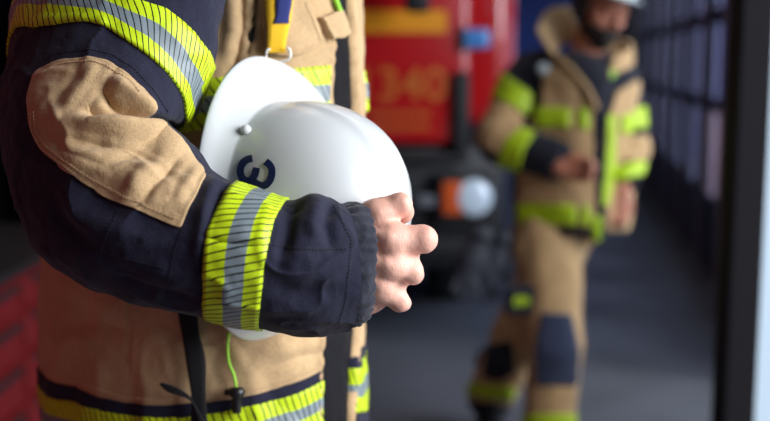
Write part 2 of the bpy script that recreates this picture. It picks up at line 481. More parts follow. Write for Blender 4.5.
# ------------------------------------------------------------------ implicit bodies (surface nets)
class SDF:
    def __init__(s, lo, hi, h):
        s.lo = np.asarray(lo, float); s.h = h
        s.n = np.ceil((np.asarray(hi) - s.lo) / h).astype(int) + 1
        s.D = np.full(s.n, 0.5)
        s.ax = [s.lo[k] + np.arange(s.n[k]) * h for k in range(3)]
    def sub(s, lo, hi):
        a = [max(0, int((lo[k] - s.lo[k]) / s.h)) for k in range(3)]
        b = [min(s.n[k], int((hi[k] - s.lo[k]) / s.h) + 2) for k in range(3)]
        sl = tuple(slice(a[k], max(a[k], b[k])) for k in range(3))
        G = np.meshgrid(*[s.ax[k][sl[k]] for k in range(3)], indexing='ij')
        return sl, np.stack(G, -1)
    def blend(s, sl, d, k):
        a = s.D[sl]
        if k > 0:
            hh = np.clip(.5 + .5 * (a - d) / k, 0, 1)
            s.D[sl] = a * (1 - hh) + d * hh - k * hh * (1 - hh)
        else: s.D[sl] = np.minimum(a, d)
    def cap(s, a, b, ra, rb, k=.02, sq=None):
        """tapered capsule; sq = (direction, factor) flattens the section along a direction"""
        a = np.asarray(a, float); b = np.asarray(b, float)
        r = max(ra, rb) * (1.0 if sq is None else max(1, 1.0)) + k * 1.5 + s.h * 3 + .02
        sl, P = s.sub(np.minimum(a, b) - r, np.maximum(a, b) + r)
        if P.size == 0: return s
        ab = b - a; t = np.clip(((P - a) @ ab) / (ab @ ab + 1e-12), 0, 1)
        q = P - a - t[..., None] * ab
        if sq is not None:
            n = np.asarray(sq[0], float); n /= np.linalg.norm(n)
            q = q + (q @ n)[..., None] * n * (1 / sq[1] - 1)
        d = np.linalg.norm(q, axis=-1) - (ra + (rb - ra) * t)
        s.blend(sl, d, k); return s
    def ell(s, c, r, k=.02, rot=None):
        c = np.asarray(c, float); r = np.asarray(r, float); m = r.max() + k * 1.5 + s.h * 3 + .02
        sl, P = s.sub(c - m, c + m)
        if P.size == 0: return s
        q = P - c
        if rot is not None: q = q @ np.asarray(rot)
        k0 = np.linalg.norm(q / r, axis=-1); k1 = np.linalg.norm(q / (r * r), axis=-1) + 1e-9
        s.blend(sl, k0 * (k0 - 1) / k1, k); return s
    def carve(s, c, r, k=.01, rot=None):
        c = np.asarray(c, float); r = np.asarray(r, float); m = r.max() + k * 2 + .02
        sl, P = s.sub(c - m, c + m)
        q = P - c
        if rot is not None: q = q @ np.asarray(rot)
        k0 = np.linalg.norm(q / r, axis=-1); k1 = np.linalg.norm(q / (r * r), axis=-1) + 1e-9
        d = -(k0 * (k0 - 1) / k1); a = s.D[sl]
        hh = np.clip(.5 - .5 * (a - d) / k, 0, 1)
        s.D[sl] = a * (1 - hh) + d * hh + k * hh * (1 - hh); return s
    def pts(s): return np.stack(np.meshgrid(*s.ax, indexing='ij'), -1)
    def geo(s, D=None, relax=1):
        D = s.D if D is None else D
        D = D.copy()
        D[0] = D[-1] = 1; D[:, 0] = D[:, -1] = 1; D[:, :, 0] = D[:, :, -1] = 1
        ins = D < 0
        c = [(x, y, z) for x in (0, 1) for y in (0, 1) for z in (0, 1)]
        sh = tuple(n - 1 for n in D.shape)
        cs = lambda o, A: A[o[0]:o[0] + sh[0], o[1]:o[1] + sh[1], o[2]:o[2] + sh[2]]
        cnt = sum(cs(o, ins).astype(np.int8) for o in c)
        act = (cnt > 0) & (cnt < 8)
        idx = np.full(sh, -1, dtype=np.int64); ijk = np.argwhere(act)
        if len(ijk) == 0: return np.zeros((0, 3)), np.zeros((0, 4), int)
        idx[act] = np.arange(len(ijk))
        acc = np.zeros((len(ijk), 3)); num = np.zeros(len(ijk))
        for o in c:
            for ax in range(3):
                if o[ax]: continue
                o2 = list(o); o2[ax] = 1
                a = D[ijk[:, 0] + o[0], ijk[:, 1] + o[1], ijk[:, 2] + o[2]]
                b = D[ijk[:, 0] + o2[0], ijk[:, 1] + o2[1], ijk[:, 2] + o2[2]]
                m = (a < 0) != (b < 0); t = np.where(m, a / np.where(m, a - b, 1), 0)
                p = np.repeat(np.array([o], float), len(ijk), 0); p[:, ax] = t
                acc += np.where(m[:, None], p, 0); num += m
        V = s.lo + (ijk + acc / num[:, None]) * s.h
        Fq = []
        for ax in range(3):
            u, v = [(1, 2), (2, 0), (0, 1)][ax]
            sl0 = [slice(None)] * 3; sl1 = [slice(None)] * 3
            sl0[ax] = slice(0, -1); sl1[ax] = slice(1, None)
            A, B = ins[tuple(sl0)], ins[tuple(sl1)]
            e = np.argwhere(A != B)
            ok = (e[:, u] > 0) & (e[:, v] > 0) & (e[:, u] < sh[u]) & (e[:, v] < sh[v]) & (e[:, ax] < sh[ax])
            e = e[ok]
            flip = B[e[:, 0], e[:, 1], e[:, 2]]
            q = []
            for du, dv in ((1, 1), (0, 1), (0, 0), (1, 0)):
                g = e.copy(); g[:, u] -= du; g[:, v] -= dv
                q.append(idx[g[:, 0], g[:, 1], g[:, 2]])
            q = np.stack(q, 1); q[flip] = q[flip][:, ::-1]
            Fq.append(q)
        Fq = np.concatenate(Fq); Fq = Fq[(Fq >= 0).all(1)]
        for _ in range(relax):
            acc = np.zeros_like(V); num = np.zeros(len(V))
            for a in range(4):
                b = (a + 1) % 4
                np.add.at(acc, Fq[:, a], V[Fq[:, b]]); np.add.at(num, Fq[:, a], 1)
                np.add.at(acc, Fq[:, b], V[Fq[:, a]]); np.add.at(num, Fq[:, b], 1)
            V = V * .45 + acc / np.maximum(num, 1)[:, None] * .55
        return V, Fq
    def copy(s):
        o = SDF.__new__(SDF); o.lo, o.h, o.n, o.ax, o.D = s.lo, s.h, s.n, s.ax, s.D.copy(); return o

def sdf_mesh(name, parts, m, parent, relax=1, D=None):
    V, Fc, b = [], [], 0
    for p in parts:
        v, f = p.geo(D, relax=relax) if isinstance(p, SDF) else p
        V.append(np.asarray(v)); Fc.append(np.asarray(f) + b); b += len(v)
    return mk(name, np.vstack(V), np.vstack(Fc), m, parent)

def poly_sd(px, py, poly):
    """signed distance (px) to polygon, negative inside"""
    d = np.full(px.shape, 1e9); s = np.ones(px.shape)
    n = len(poly)
    for i in range(n):
        x0, y0 = poly[i]; x1, y1 = poly[i - 1]
        ex, ey = x1 - x0, y1 - y0; wx, wy = px - x0, py - y0
        t = np.clip((wx * ex + wy * ey) / (ex * ex + ey * ey), 0, 1)
        d = np.minimum(d, (wx - ex * t) ** 2 + (wy - ey * t) ** 2)
        c1, c2, c3 = py >= y0, py < y1, ex * wy > ey * wx
        fl = (c1 & c2 & c3) | (~c1 & ~c2 & ~c3)
        s = np.where(fl, -s, s)
    return s * np.sqrt(d)

def text_geo(txt, size, extrude):
    cu = bpy.data.curves.new('lettering', 'FONT'); cu.body = txt; cu.size = size; cu.extrude = extrude
    cu.align_x = 'CENTER'; cu.align_y = 'CENTER'; cu.offset = size * .012
    o = bpy.data.objects.new('lettering', cu); COL.objects.link(o)
    dg = bpy.context.evaluated_depsgraph_get(); me = o.evaluated_get(dg).to_mesh()
    V = [np.array(v.co) for v in me.vertices]; Fc = [tuple(p.vertices) for p in me.polygons]
    bpy.data.objects.remove(o); bpy.data.curves.remove(cu)
    return V, Fc
# ================================================================== the firefighter in front
c0 = W(205, 300, 1.68)
MAN = empty('person', (c0[0], c0[1], 0), 'nearest person in a tan turnout jacket with navy sleeve, holding a white helmet', 'person')

# ---- jacket body -------------------------------------------------
ZT = 1.66
torso_rings = [
    # Ax  Ay    Bx   By   zc   rz   sx  sy
    (262, -150, 150, -165, ZT + .02, .08, 0, 0),
    (300, -120, 112, -135, ZT + .02, .12, 0, 0),
    (345, -70, 70, -85, ZT + .01, .20, 0, 0),
    (360, -20, 52, -20, ZT, .21, 0, -2),
    (364, 20, 48, 20, ZT, .205, 0, 0),
    (367, 60, 46, 62, ZT, .20, 0, 4),
    (368, 100, 44, 105, ZT, .195, 0, 8),
    (366, 150, 42, 150, ZT, .19, 0, 14),
    (364, 200, 40, 205, ZT, .185, 0, 22),
    (364, 260, 39, 262, ZT, .18, 0, 30),
    (366, 320, 36, 318, ZT, .18, 0, 36),
    (366, 352, 37, 366, ZT, .18, 0, 40),
    (365, 400, 41, 421, ZT, .18, 0, 46),
    (366, 480, 46, 500, ZT, .18, 0, 52),
    (368, 560, 40, 580, ZT, .185, 0, 60),
    (366, 600, 46, 615, ZT, .175, 0, 64),
]
def torso_disp(P, u, v):
    q = P * np.array([1.0, 1.0, .55])
    d = .0055 * fbm(q, 7, 3, 3) + .0022 * fbm(P * np.array([1, 1, .8]), 26, 3, 5)
    rid = 1 - np.abs(fbm(P * np.array([1.4, 1.4, .7]), 9, 2, 9))
    return d + .004 * (np.clip(rid, 0, 1) ** 4)
torso_folds = [
    ([(241, -60), (243, 30), (236, 62), (226, 80)], 4.5, -.014),
    ([(232, -60), (233, 30), (226, 60)], 6, .008),
    ([(258, -60), (256, 0), (252, 35), (244, 62)], 4.5, -.014),
    ([(249, -60), (248, 30), (242, 60)], 4, .007),
    ([(200, 330), (215, 350), (216, 372)], 9, -.004),
    ([(60, 280), (110, 300), (150, 330)], 14, .006),
    ([(270, 350), (300, 344), (318, 340)], 7, .004),
    ([(262, 370), (292, 356), (316, 352)], 6, -.004),
    ([(60, 330), (100, 322), (130, 330)], 10, -.004),
    ([(135, 290), (134, 330), (131, 375)], 2.2, -.003),
    ([(138, 290), (137, 330), (134, 375)], 2.0, .002),
]
torso_rings = [(r[0] - 9, r[1], r[2] + 9) + tuple(r[3:]) for r in torso_rings]
T = Surf(torso_rings, 420, 360, torso_disp, torso_folds, nexp=2.2)
JK = T.mesh('jacket', M['navy_dark'], MAN, caps=(False, False))

def vx(px, py):              # v on the torso at a photo point
    v = T.uv(px, py)[1]
    return v - 1 if v > .8 else v
def ux(px, py): return T.uv(px, py)[0]

# front opening line and the two front panels of tan cloth
# near panel: from the opening all round the back
def open_near(u):
    pts = [(-.05, 338), (ux(338, 0), 336), (ux(333, 60), 332), (ux(326, 160), 328), (ux(324, 300), 323), (ux(322, 390), 321), (1.05, 322)]
    return np.interp(u, [p[0] for p in pts], [p[1] for p in pts])
def v_of(u, xpx):
    """v where ring u projects to x = xpx on the viewer's side"""
    i = int(round(np.clip(u, 0, 1) * (T.nu - 1)))
    qx, _, _ = to_px(T.P[i])
    k = T.nv // 2
    xs = np.concatenate([qx[-20:], qx[:k]]); vs = np.concatenate([np.arange(-20, 0), np.arange(k)]) / T.nv
    j0 = int(np.argmax(xs))
    xs = xs[j0:]; vs = vs[j0:]
    o = np.argsort(-xs[:]) if False else np.arange(len(xs))
    xs2 = np.minimum.accumulate(xs[o])
    return float(np.interp(-xpx, -xs2, vs[o]))

def panel(name, vlo, vhi, m, u0=0.0, u1=1.0, off=.005, nu=360, nv=260, roll=.0):
    us = np.linspace(u0, u1, nu)
    a = np.array([vlo(u) for u in us]); b = np.array([vhi(u) for u in us])
    k = np.ones(9) / 9
    a = np.convolve(np.pad(a, 4, 'edge'), k, 'valid'); b = np.convolve(np.pad(b, 4, 'edge'), k, 'valid')
    t = np.linspace(0, 1, nv)
    V = a[:, None] * (1 - t) + b[:, None] * t
    U = np.repeat(us[:, None], nv, 1)
    o = np.full(U.shape, off)
    wv = (V - V[:, :1]) ; w2 = (V[:, -1:] - V)
    o = o + roll * (np.exp(-(np.minimum(wv, w2) / .007) ** 2))
    wig = .0018 * np.sin(us * 210 + 3 * np.sin(us * 47))
    o = o + (wig[:, None]) * np.exp(-(np.minimum(wv, w2) / .008) ** 2)
    o[:, 0] = -.002; o[:, -1] = -.002; o[0] = -.001; o[-1] = -.001
    return fix_normals(mk(name, T.at(U, V, o).reshape(-1, 3), grid_faces(nu, nv), m, JK))

panel('front_panel', lambda u: v_of(u, open_near(u)), lambda u: .93, M['tan'], off=.006, roll=.004)
def far_edge(u):
    return np.interp(u, [0, ux(348, 0), ux(352, 60), ux(354, 150), ux(352, 330), ux(348, 412), 1], [346, 346, 350, 352, 353, 347, 348])
panel('front_flap', lambda u: -.06, lambda u: v_of(u, far_edge(u)), M['tan'], off=.009, roll=.004, nv=60)

# hem band (navy) and hem tape; the line is taken where the photo shows it
hx = [45, 79, 126, 165, 191, 223, 249, 290, 320]
def curve_u(xs, ys):
    uv = np.array([T.uv(x, y) for x, y in zip(xs, ys)]); v = uv[:, 1]; o = np.argsort(v)
    vv, uu = v[o], uv[o][:, 0]
    def f(v):
        v = np.asarray(v, float)
        return np.interp(v, vv, uu)
    return f
hem_top = curve_u([45, 79, 126, 165, 191, 223, 249, 290, 318], [371, 386, 401, 404, 402, 400, 395, 383, 371])
hem_mid = curve_u([45, 79, 126, 165, 191, 223, 249, 290, 318], [386, 401, 413, 416, 415, 411, 405, 394, 381])
dU = ux(318, 412) - ux(318, 374)
hem_bot = lambda v: hem_mid(v) + dU * 1.12
va = v_of(ux(320, 380), 322)
strip('hem_band', T, hem_top, lambda v: hem_mid(v) + .004, va, .90, M['navy'], JK, off=.0085, ny=420)
strip('reflective_tape', T, hem_mid, hem_bot, va, .90, M['tape_hem'], JK, off=.0095, ny=420)
# far flap: navy edge, tape
fa = T.uv(357, 357)[0]; fb = T.uv(357, 367)[0]; fc = T.uv(357, 413)[0]; fd = T.uv(357, 421)[0] + .03
vf = v_of(fb, 348)
fcv = lambda y: curve_u([349, 354, 359, 364], [y + 1, y, y, y])
strip('hem_band', T, fcv(356), fcv(368), -.055, vf, M['navy'], JK, off=.0125, ny=60)
strip('reflective_tape', T, fcv(367), fcv(412), -.055, vf, M['tape_hem'], JK, off=.0135, ny=60)
strip('hem_band', T, fcv(411), fcv(430), -.055, vf, M['navy'], JK, off=.0125, ny=60)
# chest tape
ch_top = curve_u([180, 200, 232, 262, 300, 328], [84, 80, 75, 71, 68, 66])
ch_bot = curve_u([180, 200, 232, 262, 300, 328], [134, 130, 125, 122, 120, 118])
vc = v_of(ux(325, 80), 328)
strip('reflective_tape', T, ch_top, ch_bot, vc, .90, M['tape_chest'], JK, off=.0085, ny=380)
ch2 = ux(357, 72), ux(357, 112)
strip('reflective_tape', T, ch2[0], ch2[1], -.07, .012, M['tape_chest'], JK, off=.0135, ny=60)

# chest pocket flap, webbing loop, lower pocket flap
patch('chest_flap', T, [(263, -60), (262, 0), (263, 30), (265, 56), (285, 57), (300, 54), (312, 50), (321, 44), (313, 22), (305, 0), (298, -60)], M['tan'], JK, off=.0125, puff=.001)
stitches('stitching', T, [[(268, 51), (285, 52), (300, 50), (312, 45)], [(315, 41), (309, 22), (301, 0)]], M['thread_tan'], JK, off=.0145)
patch('webbing_loop', T, [(315, 17), (333, 12), (337, 24), (341, 36), (325, 40), (320, 28)], M['tan'], JK, off=.019, rim=-.004)
patch('pocket_flap', T, [(166, 285), (167, 305), (171, 318), (177, 330), (186, 339), (196, 344), (215, 343), (235, 339), (256, 332), (258, 300), (256, 285)], M['tan'], JK, off=.011, puff=.002)
stitches('stitching', T, [[(172, 310), (178, 324), (187, 334), (197, 339), (215, 338), (235, 334), (250, 329)], [(48, 366), (79, 380), (126, 396), (165, 399), (191, 398), (223, 395), (249, 390), (290, 378), (316, 367)]], M['thread_tan'], JK, off=.009)

patch('pleat_gap_patch', T, [(255, -60), (261, -60), (260, 0), (257, 24), (249, 46), (246, 40), (251, 22), (254, 0)], M['navy_dark'], JK, off=.008, rim=.002, nb=120, nt=20)  # dark patch laid in the gap between the chest pleats
# hanging straps and cords lying on the jacket
def ribbon(name, cl, widths, m, parent, off=.016, n=60, th=.0016):
    """cl: (px, py) centre line, widths in px"""
    c = resample(cl, n, closed=False, smooth=3); w = np.interp(np.linspace(0, 1, n), np.linspace(0, 1, len(widths)), widths)
    t = np.gradient(c, axis=0); t /= np.linalg.norm(t, axis=1, keepdims=True); s = np.stack([-t[:, 1], t[:, 0]], 1)
    offs = off if callable(off) else (lambda k: off)
    rows = []
    for i in range(n):
        row = []
        for a, h in ((-.5, 0), (-.5, th), (-.25, th * 1.1), (0, th * 1.15), (.25, th * 1.1), (.5, th), (.5, 0)):
            q = c[i] + s[i] * a * w[i]
            row.append(T.px(q[0], q[1], offs(i / (n - 1)) + h))
        rows.append(row)
    A = np.array(rows)
    for _ in range(25): A[1:-1] = (A[:-2] + 2 * A[1:-1] + A[2:]) / 4
    V = A.reshape(-1, 3); Fc = grid_faces(n, 7)
    Fc += [(i * 7 + 6, i * 7, (i + 1) * 7, (i + 1) * 7 + 6) for i in range(n - 1)]
    return fix_normals(mk(name, V, Fc, m, parent))
ribbon('hanging_strap', [(187, 290), (190, 318), (195, 350), (200, 385), (203, 425), (204, 470)], [17, 17, 18, 19, 20], M['black_web'], JK, off=.021)
ribbon('strap_end', [(168, 377), (178, 386), (190, 394), (199, 404), (205, 418), (208, 440)], [2.5, 4, 5.5, 7, 8], M['black_web'], JK, off=.0245)
cord = [T.px(x, y, .016) for x, y in [(229, 332), (231, 346), (233, 360), (236, 374), (238, 388)]]
CD = tube('lime_cord', cord, .0021, M['lime'], JK, seg=10, n=40)
b = MB(); ctr = T.px(238, 391, .02)
b.lathe(ctr + UP * .011, -UP, [(.003, 0), (.0085, .001), (.0115, .005), (.0115, .010), (.008, .014), (.0062, .015), (.0065, .033), (.0052, .036), (.002, .036)], 24)
b.box(ctr - RT * .011 + UP * .004, (.012, .008, .008), .002)
b.build('cord_toggle', M['black_plastic'], JK, smooth=True)
tube('lime_cord', [T.px(x, y, .012) for x, y in [(322, -20), (327, -4), (332, 10), (336, 18)]], .0042, M['lime'], JK, n=24)

# yellow lanyard with blue label and ring
ribbon('lanyard', [(278, -70), (276, -20), (274, 20), (272, 54)], [21, 21, 20, 19], M['yellow_web'], JK, off=.021)
ribbon('lanyard_label', [(280, -60), (278, -20), (277, 5), (275, 25)], [13, 13, 13, 12], M['blue_web'], JK, off=.0235)
pr = [T.px(x, y, .028) for x, y in [(264, 50), (261.5, 50), (260.5, 56), (263, 61), (272, 63), (282, 61), (284.5, 56), (283.5, 50), (281, 50)]]
tube('lanyard_ring', pr, .0016, M['wire'], JK, n=40)
stitches('stitching', T, [[(136, 292), (135, 330), (132, 372)]], M['thread_tan'], JK, off=.008)
# collar stub above the frame
b = MB()
cc = W(206, -150, ZT + .02)
b.lathe(cc - np.array([0, 0, .03]), (0, 0, 1), [(.088, 0), (.098, .02), (.094, .06), (.088, .095), (.082, .095), (.086, .06), (.085, .0)], 48)
b.build('collar', M['tan'], MAN, smooth=True)

# ---- the near sleeve -------------------------------------------
sleeve_rings = [
    # Ax   Ay   Bx   By   zc    rz    sx   sy   zt
    (262, -125, 135, -165, 1.50, .07, 10, -30, .0),
    (248, -90, 78, -130, 1.45, .10, 16, -40, .0),
    (228, -30, 44, -80, 1.40, .105, 26, -50, .0),
    (215, 30, 27, -35, 1.365, .105, 30, -48, .0),
    (213, 72, 19, 0, 1.345, .105, 30, -46, .0),
    (186, 119, 11, 34, 1.32, .105, 24, -42, .0),
    (174, 126, 4, 78, 1.30, .105, 20, -34, .0),
    (167, 126, 1, 125, 1.28, .105, 12, -22, .0),
    (164, 126, 6, 172, 1.265, .105, 4, -12, .0),
    (165, 127, 20, 222, 1.25, .105, -4, -6, .0),
    (171, 131, 42, 262, 1.24, .100, -10, 0, .0),
    (182, 140, 78, 283, 1.225, .095, -12, 2, .0),
    (195, 155, 122, 298, 1.215, .090, -14, 2, .0),
    (209, 172, 162, 309, 1.205, .085, -15, 0, .0),
    (238, 187, 204, 317, 1.195, .080, -15, -2, .0),
    (265, 196, 232, 325, 1.19, .078, -12, -2, .0),
    (290, 203, 259, 329, 1.19, .075, -8, 0, .0),
    (312, 194, 292, 334, 1.195, .074, 2, 0, .0),
    (327, 199, 320, 334, 1.205, .071, 11, 0, .0),
    (338, 203, 344, 331, 1.215, .067, 20, 0, .0),
]
def sleeve_disp(P, u, v):
    d = .0045 * fbm(P, 9, 2, 21) + .0014 * fbm(P, 34, 3, 23)
    rid = 1 - np.abs(fbm(P * np.array([.8, .8, 1.5]), 13, 2, 29))
    return d + .0035 * np.clip(rid, 0, 1) ** 5
sleeve_folds = [
    # elbow crook: the deep crease, the forearm swelling under it, pouches of cloth
    ([(178, 130), (155, 121), (132, 117), (112, 113), (88, 115)], 5.5, -.020, 1),
    ([(184, 143), (160, 133), (130, 128), (100, 125), (66, 123)], 9, .013),
    ([(102, 90), (110, 102), (122, 108), (140, 114)], 5.5, -.015),
    ([(112, 80), (126, 90), (140, 102), (152, 114)], 6.5, .011),
    ([(98, 60), (84, 84), (64, 114)], 6, .0035),
    ([(82, 62), (68, 84), (52, 108)], 4.5, -.003),
    ([(118, 66), (104, 86), (86, 110)], 4.5, -.003),
    ([(64, 134), (100, 140), (138, 150), (172, 170), (190, 188)], 4, .0025),
    ([(48, 140), (80, 158), (112, 170)], 4.5, -.0025),
    ([(104, 172), (132, 168), (158, 176)], 4, .0025),
    ([(40, 100), (50, 118), (66, 126)], 12, .004),
    ([(80, 142), (115, 147), (150, 158), (178, 174)], 9, -.007),
    ([(60, 150), (95, 165), (130, 178), (150, 188)], 12, .006),
    ([(142, 206), (154, 188), (168, 172), (178, 160)], 5, -.0045),
    ([(128, 198), (145, 178), (162, 160)], 6, .004),
    ([(176, 206), (186, 188), (196, 172)], 6, .0035),
    ([(205, 120), (190, 135), (176, 128)], 5, .004),
    ([(212, 40), (196, 66), (178, 92)], 9, .005),
    # forearm
    ([(214, 178), (205, 210), (198, 260)], 8, .005),
    ([(226, 182), (216, 205), (208, 236)], 6, -.004),
    ([(300, 198), (291, 212), (286, 240), (280, 262)], 7, -.007),
    ([(296, 192), (310, 196), (330, 204)], 9, .005),
    ([(318, 200), (312, 222), (314, 240)], 7, .005),
    ([(330, 206), (326, 225), (332, 250)], 6, -.005),
    ([(262, 255), (290, 262), (320, 255)], 10, .004),
    ([(270, 285), (300, 292), (336, 288)], 9, -.005),
    ([(262, 310), (290, 306), (320, 312)], 9, .004),
    ([(205, 238), (230, 244), (262, 246)], 3, -.003),
    ([(60, 200), (100, 225), (140, 240)], 14, .006),
    ([(40, 180), (60, 215), (90, 245)], 9, -.006),
    ([(110, 250), (150, 268), (195, 280)], 10, .005),
    ([(120, 270), (150, 285), (195, 296)], 7, -.004),
]
S = Surf(sleeve_rings, 560, 380, sleeve_disp, sleeve_folds, nexp=2.1)
SL = S.mesh('sleeve', M['navy'], MAN, caps=(True, False))
# elbow patch of tan cloth
patch('elbow_patch', S, [(38, 70), (60, 60), (90, 57), (108, 61), (128, 74), (144, 90), (156, 108), (163, 122), ('uv',) + tuple(S.uv(176, 134)), ('uv',) + tuple(S.uv(190, 152)),
      (203, 170), (206, 176), (198, 192), (189, 208), (181, 228), (165, 222), (143, 212), (120, 203), (95, 189), (75, 176), (56, 162), (40, 148), (31, 128), (28, 108), (31, 84)],
      M['tan'], SL, off=.0025, nb=420, nt=150, centre=(104, 150), edge=.015)
stitches('stitching', S, [[(44, 74), (62, 65), (90, 62), (106, 66), (125, 79), (140, 94)],
                          [(36, 112), (38, 130), (47, 146), (62, 158), (80, 170), (100, 183), (124, 196), (146, 206), (166, 215), (178, 220)],
                          [(33, 114), (34, 132), (44, 149), (60, 162), (78, 175)]], M['thread_tan'], SL, off=.0036)
stitches('stitching', S, [[(58, 53), (90, 49), (112, 54), (134, 68), (154, 90), (168, 112)],
                          [(266, 244), (290, 248), (320, 250), (350, 249)], [(206, 240), (235, 246), (262, 244)],
                          [(184, 226), (175, 250), (170, 275), (168, 300)], [(118, 212), (108, 232), (100, 255)], [(110, 254), (140, 262), (168, 270)],
                          [(334, 206), (352, 240), (346, 300), (338, 326)]], M['thread_navy'], SL, off=.0009, r=.00042, dash=.0022, gap=.002)
# tapes: edges follow the cloth where the photo shows them
def curve_v(pts, back=None):
    uv = np.array([S.uv(x, y) for x, y in pts]); v = np.where(uv[:, 1] > .8, uv[:, 1] - 1, uv[:, 1])
    o = np.argsort(v); vv, uu = v[o], uv[o][:, 0]
    vv = np.concatenate([vv, [vv[0] + 1]]); uu = np.concatenate([uu, [uu[0]]])
    return lambda t: np.interp((np.asarray(t) - vv[0]) % 1.0 + vv[0], vv, uu)
ut_hi = curve_v([(34, -32), (70, -26), (110, -10), (136, 0), (166, 9), (189, 28), (205, 48), (212, 62)])
ut_lo = curve_v([(14, 31), (34, 28), (55, 25), (90, 22), (109, 29), (128, 42), (148, 56), (166, 72), (178, 89), (184, 104), (185, 116)])
strip('reflective_tape', S, ut_hi, ut_lo, 0, 1, M['tape_upper'], SL, off=.003, ny=500, wrap=True)
ft_l = curve_v([(236, 179), (224, 196), (212, 217), (206, 232), (204, 248), (203, 275), (203, 300), (204, 316)])
ft_r = curve_v([(289, 197), (281, 208), (273, 224), (269, 243), (265, 262), (262, 290), (260, 312), (259, 328)])
strip('reflective_tape', S, ft_l, ft_r, 0, 1, M['tape_fore'], SL, off=.003, ny=500, wrap=True)

# knitted cuff, folded and ribbed
cuff_rings = [
    (336, 205, 342, 327, 1.217, .060, 14, 0),
    (347, 203, 351, 328, 1.222, .061, 17, 0),
    (357, 204, 357, 328, 1.227, .060, 17, 0),
    (361, 207, 360, 325, 1.230, .057, 17, 0),
    (361, 212, 360, 320, 1.230, .050, 15, 0),
    (352, 216, 352, 316, 1.226, .045, 13, 0),
]
def cuff_disp(P, u, v):
    g = np.sin(v * 2 * PI * 30 + 1.2 * np.sin(v * 31)) * (1 + 0 * u)
    return .0009 * g + .0024 * fbm(P, 36, 3, 41)
CF = Surf(cuff_rings, 90, 400, cuff_disp, nexp=2.1)
CF.mesh('knit_cuff', M['knit'], SL, caps=(False, False))
# ================================================================== helmet
HZ = 1.385
hc = W(267, 199, HZ)
hn = RT * .86 + UP * -.03 - FW * .51; hn /= np.linalg.norm(hn)      # crown direction
h1 = UP - hn * (UP @ hn); h1 /= np.linalg.norm(h1)                   # towards the peak
h2 = np.cross(hn, h1)                                                # towards the far side
if h2 @ FW < 0: h2 = -h2
A1, A2, HH = .150, .128, .196
def helmet_pt(phi, t, inner=0.0):
    """t 0..1 brim lip to crease, 1..2 crease to crown"""
    c, s = math.cos(phi), math.sin(phi)
    e = 2.15
    cc = math.copysign(abs(c) ** (2 / e), c); ss = math.copysign(abs(s) ** (2 / e), s)
    brim = np.array([.184 * c, (.143 if s < 0 else .204) * s]) ; base = np.array([A1 * cc * .93 - .015, A2 * ss * .99 + .004])
    if t <= 1:
        k = t
        r = brim * (1 - k) + base * k
        z = .022 * k ** 1.8 + .012 * (abs(c) ** 2) * (1 - k) * -1 + .010
        z -= .006 * (1 - k) ** 6
        q = r; 
    else:
        a = (t - 1) * PI / 2
        ce, se = math.cos(a) ** .88, math.sin(a) ** .95
        sc = ce
        q = base * sc
        z = .032 + (HH - .032) * se
        # raised band over the crown, front to back
        w = abs(q[1]); up_ = 1 / (1 + math.exp((w - .030) / .0035))
        z2 = .0045 * up_ * min(1, (t - 1) * 6)
        rad = np.array([q[0] / A1 ** 2, q[1] / A2 ** 2]); nn = np.array([rad[0], rad[1], z / HH ** 2]); nn /= np.linalg.norm(nn) + 1e-9
        q = q + nn[:2] * z2; z = z + nn[2] * z2
    return hc + h1 * q[0] + h2 * q[1] + hn * (z - inner) if not inner else hc + h1 * q[0] * (1 - inner / .15) + h2 * q[1] * (1 - inner / .15) + hn * (z - inner)
NPH = 256
ts = list(np.linspace(0, .9, 12)) + list(np.linspace(.94, 1.08, 8)) + list(np.linspace(1.12, 1.985, 60))
HO = np.array([[helmet_pt(p, t) for p in np.linspace(0, 2 * PI, NPH, endpoint=False)] for t in ts])
# soften the crease
for _ in range(2): HO[2:-1] = (HO[1:-2] + 2 * HO[2:-1] + HO[3:]) / 4
HI = np.array([[helmet_pt(p, t, .0045) for p in np.linspace(0, 2 * PI, NPH, endpoint=False)] for t in ts[::2]])
lip = (HO[0] + HI[0]) / 2; lip = lip + (lip - lip.mean(0)) * .018
V = np.concatenate([HI[::-1].reshape(-1, 3), lip, HO.reshape(-1, 3)])
nr = len(ts[::2]) + 1 + len(ts)
Fh = grid_faces(nr, NPH, wrap=True)
V = np.vstack([V, HI[-1].mean(0), HO[-1].mean(0)])
a0, a1 = len(V) - 2, len(V) - 1
for j in range(NPH):
    j1 = (j + 1) % NPH
    Fh.append((j1, j, a0)); Fh.append(((nr - 1) * NPH + j, (nr - 1) * NPH + j1, a1))
HEL = empty('helmet', hc, 'white fire helmet with a navy number on its shell, tucked under the nearest person\'s forearm', 'helmet')
def helmet_mat():
    s = N('white_helmet_paint')
    b = s.n('ShaderNodeBsdfPrincipled', Roughness=.3)
    b.inputs['Coat Weight'].default_value = .6; b.inputs['Coat Roughness'].default_value = .12
    tc = s.n('ShaderNodeTexCoord')
    v = s.n('ShaderNodeTexNoise', Scale=55.0, Detail=5.0); v.inputs['Distortion'].default_value = 3.0
    s.l(tc.outputs['Object'], v.inputs['Vector'])
    a = s.math('ABSOLUTE', s.math('SUBTRACT', v.outputs['Fac'], .5))
    scr = s.math('LESS_THAN', a, .0035)
    s.l(s.mix(s.math('MULTIPLY', scr, .25), srgb(212, 218, 222), srgb(168, 170, 170)), b.inputs['Base Color'])
    sp = s.n('ShaderNodeTexNoise', Scale=700.0, Detail=2.0); s.l(tc.outputs['Object'], sp.inputs['Vector'])
    bp = s.n('ShaderNodeBump', Strength=.12, Distance=.0004); s.l(sp.outputs['Fac'], bp.inputs['Height']); s.l(bp.outputs[0], b.inputs['Normal'])
    s.l(b.outputs[0], s.out.inputs[0]); return s.m
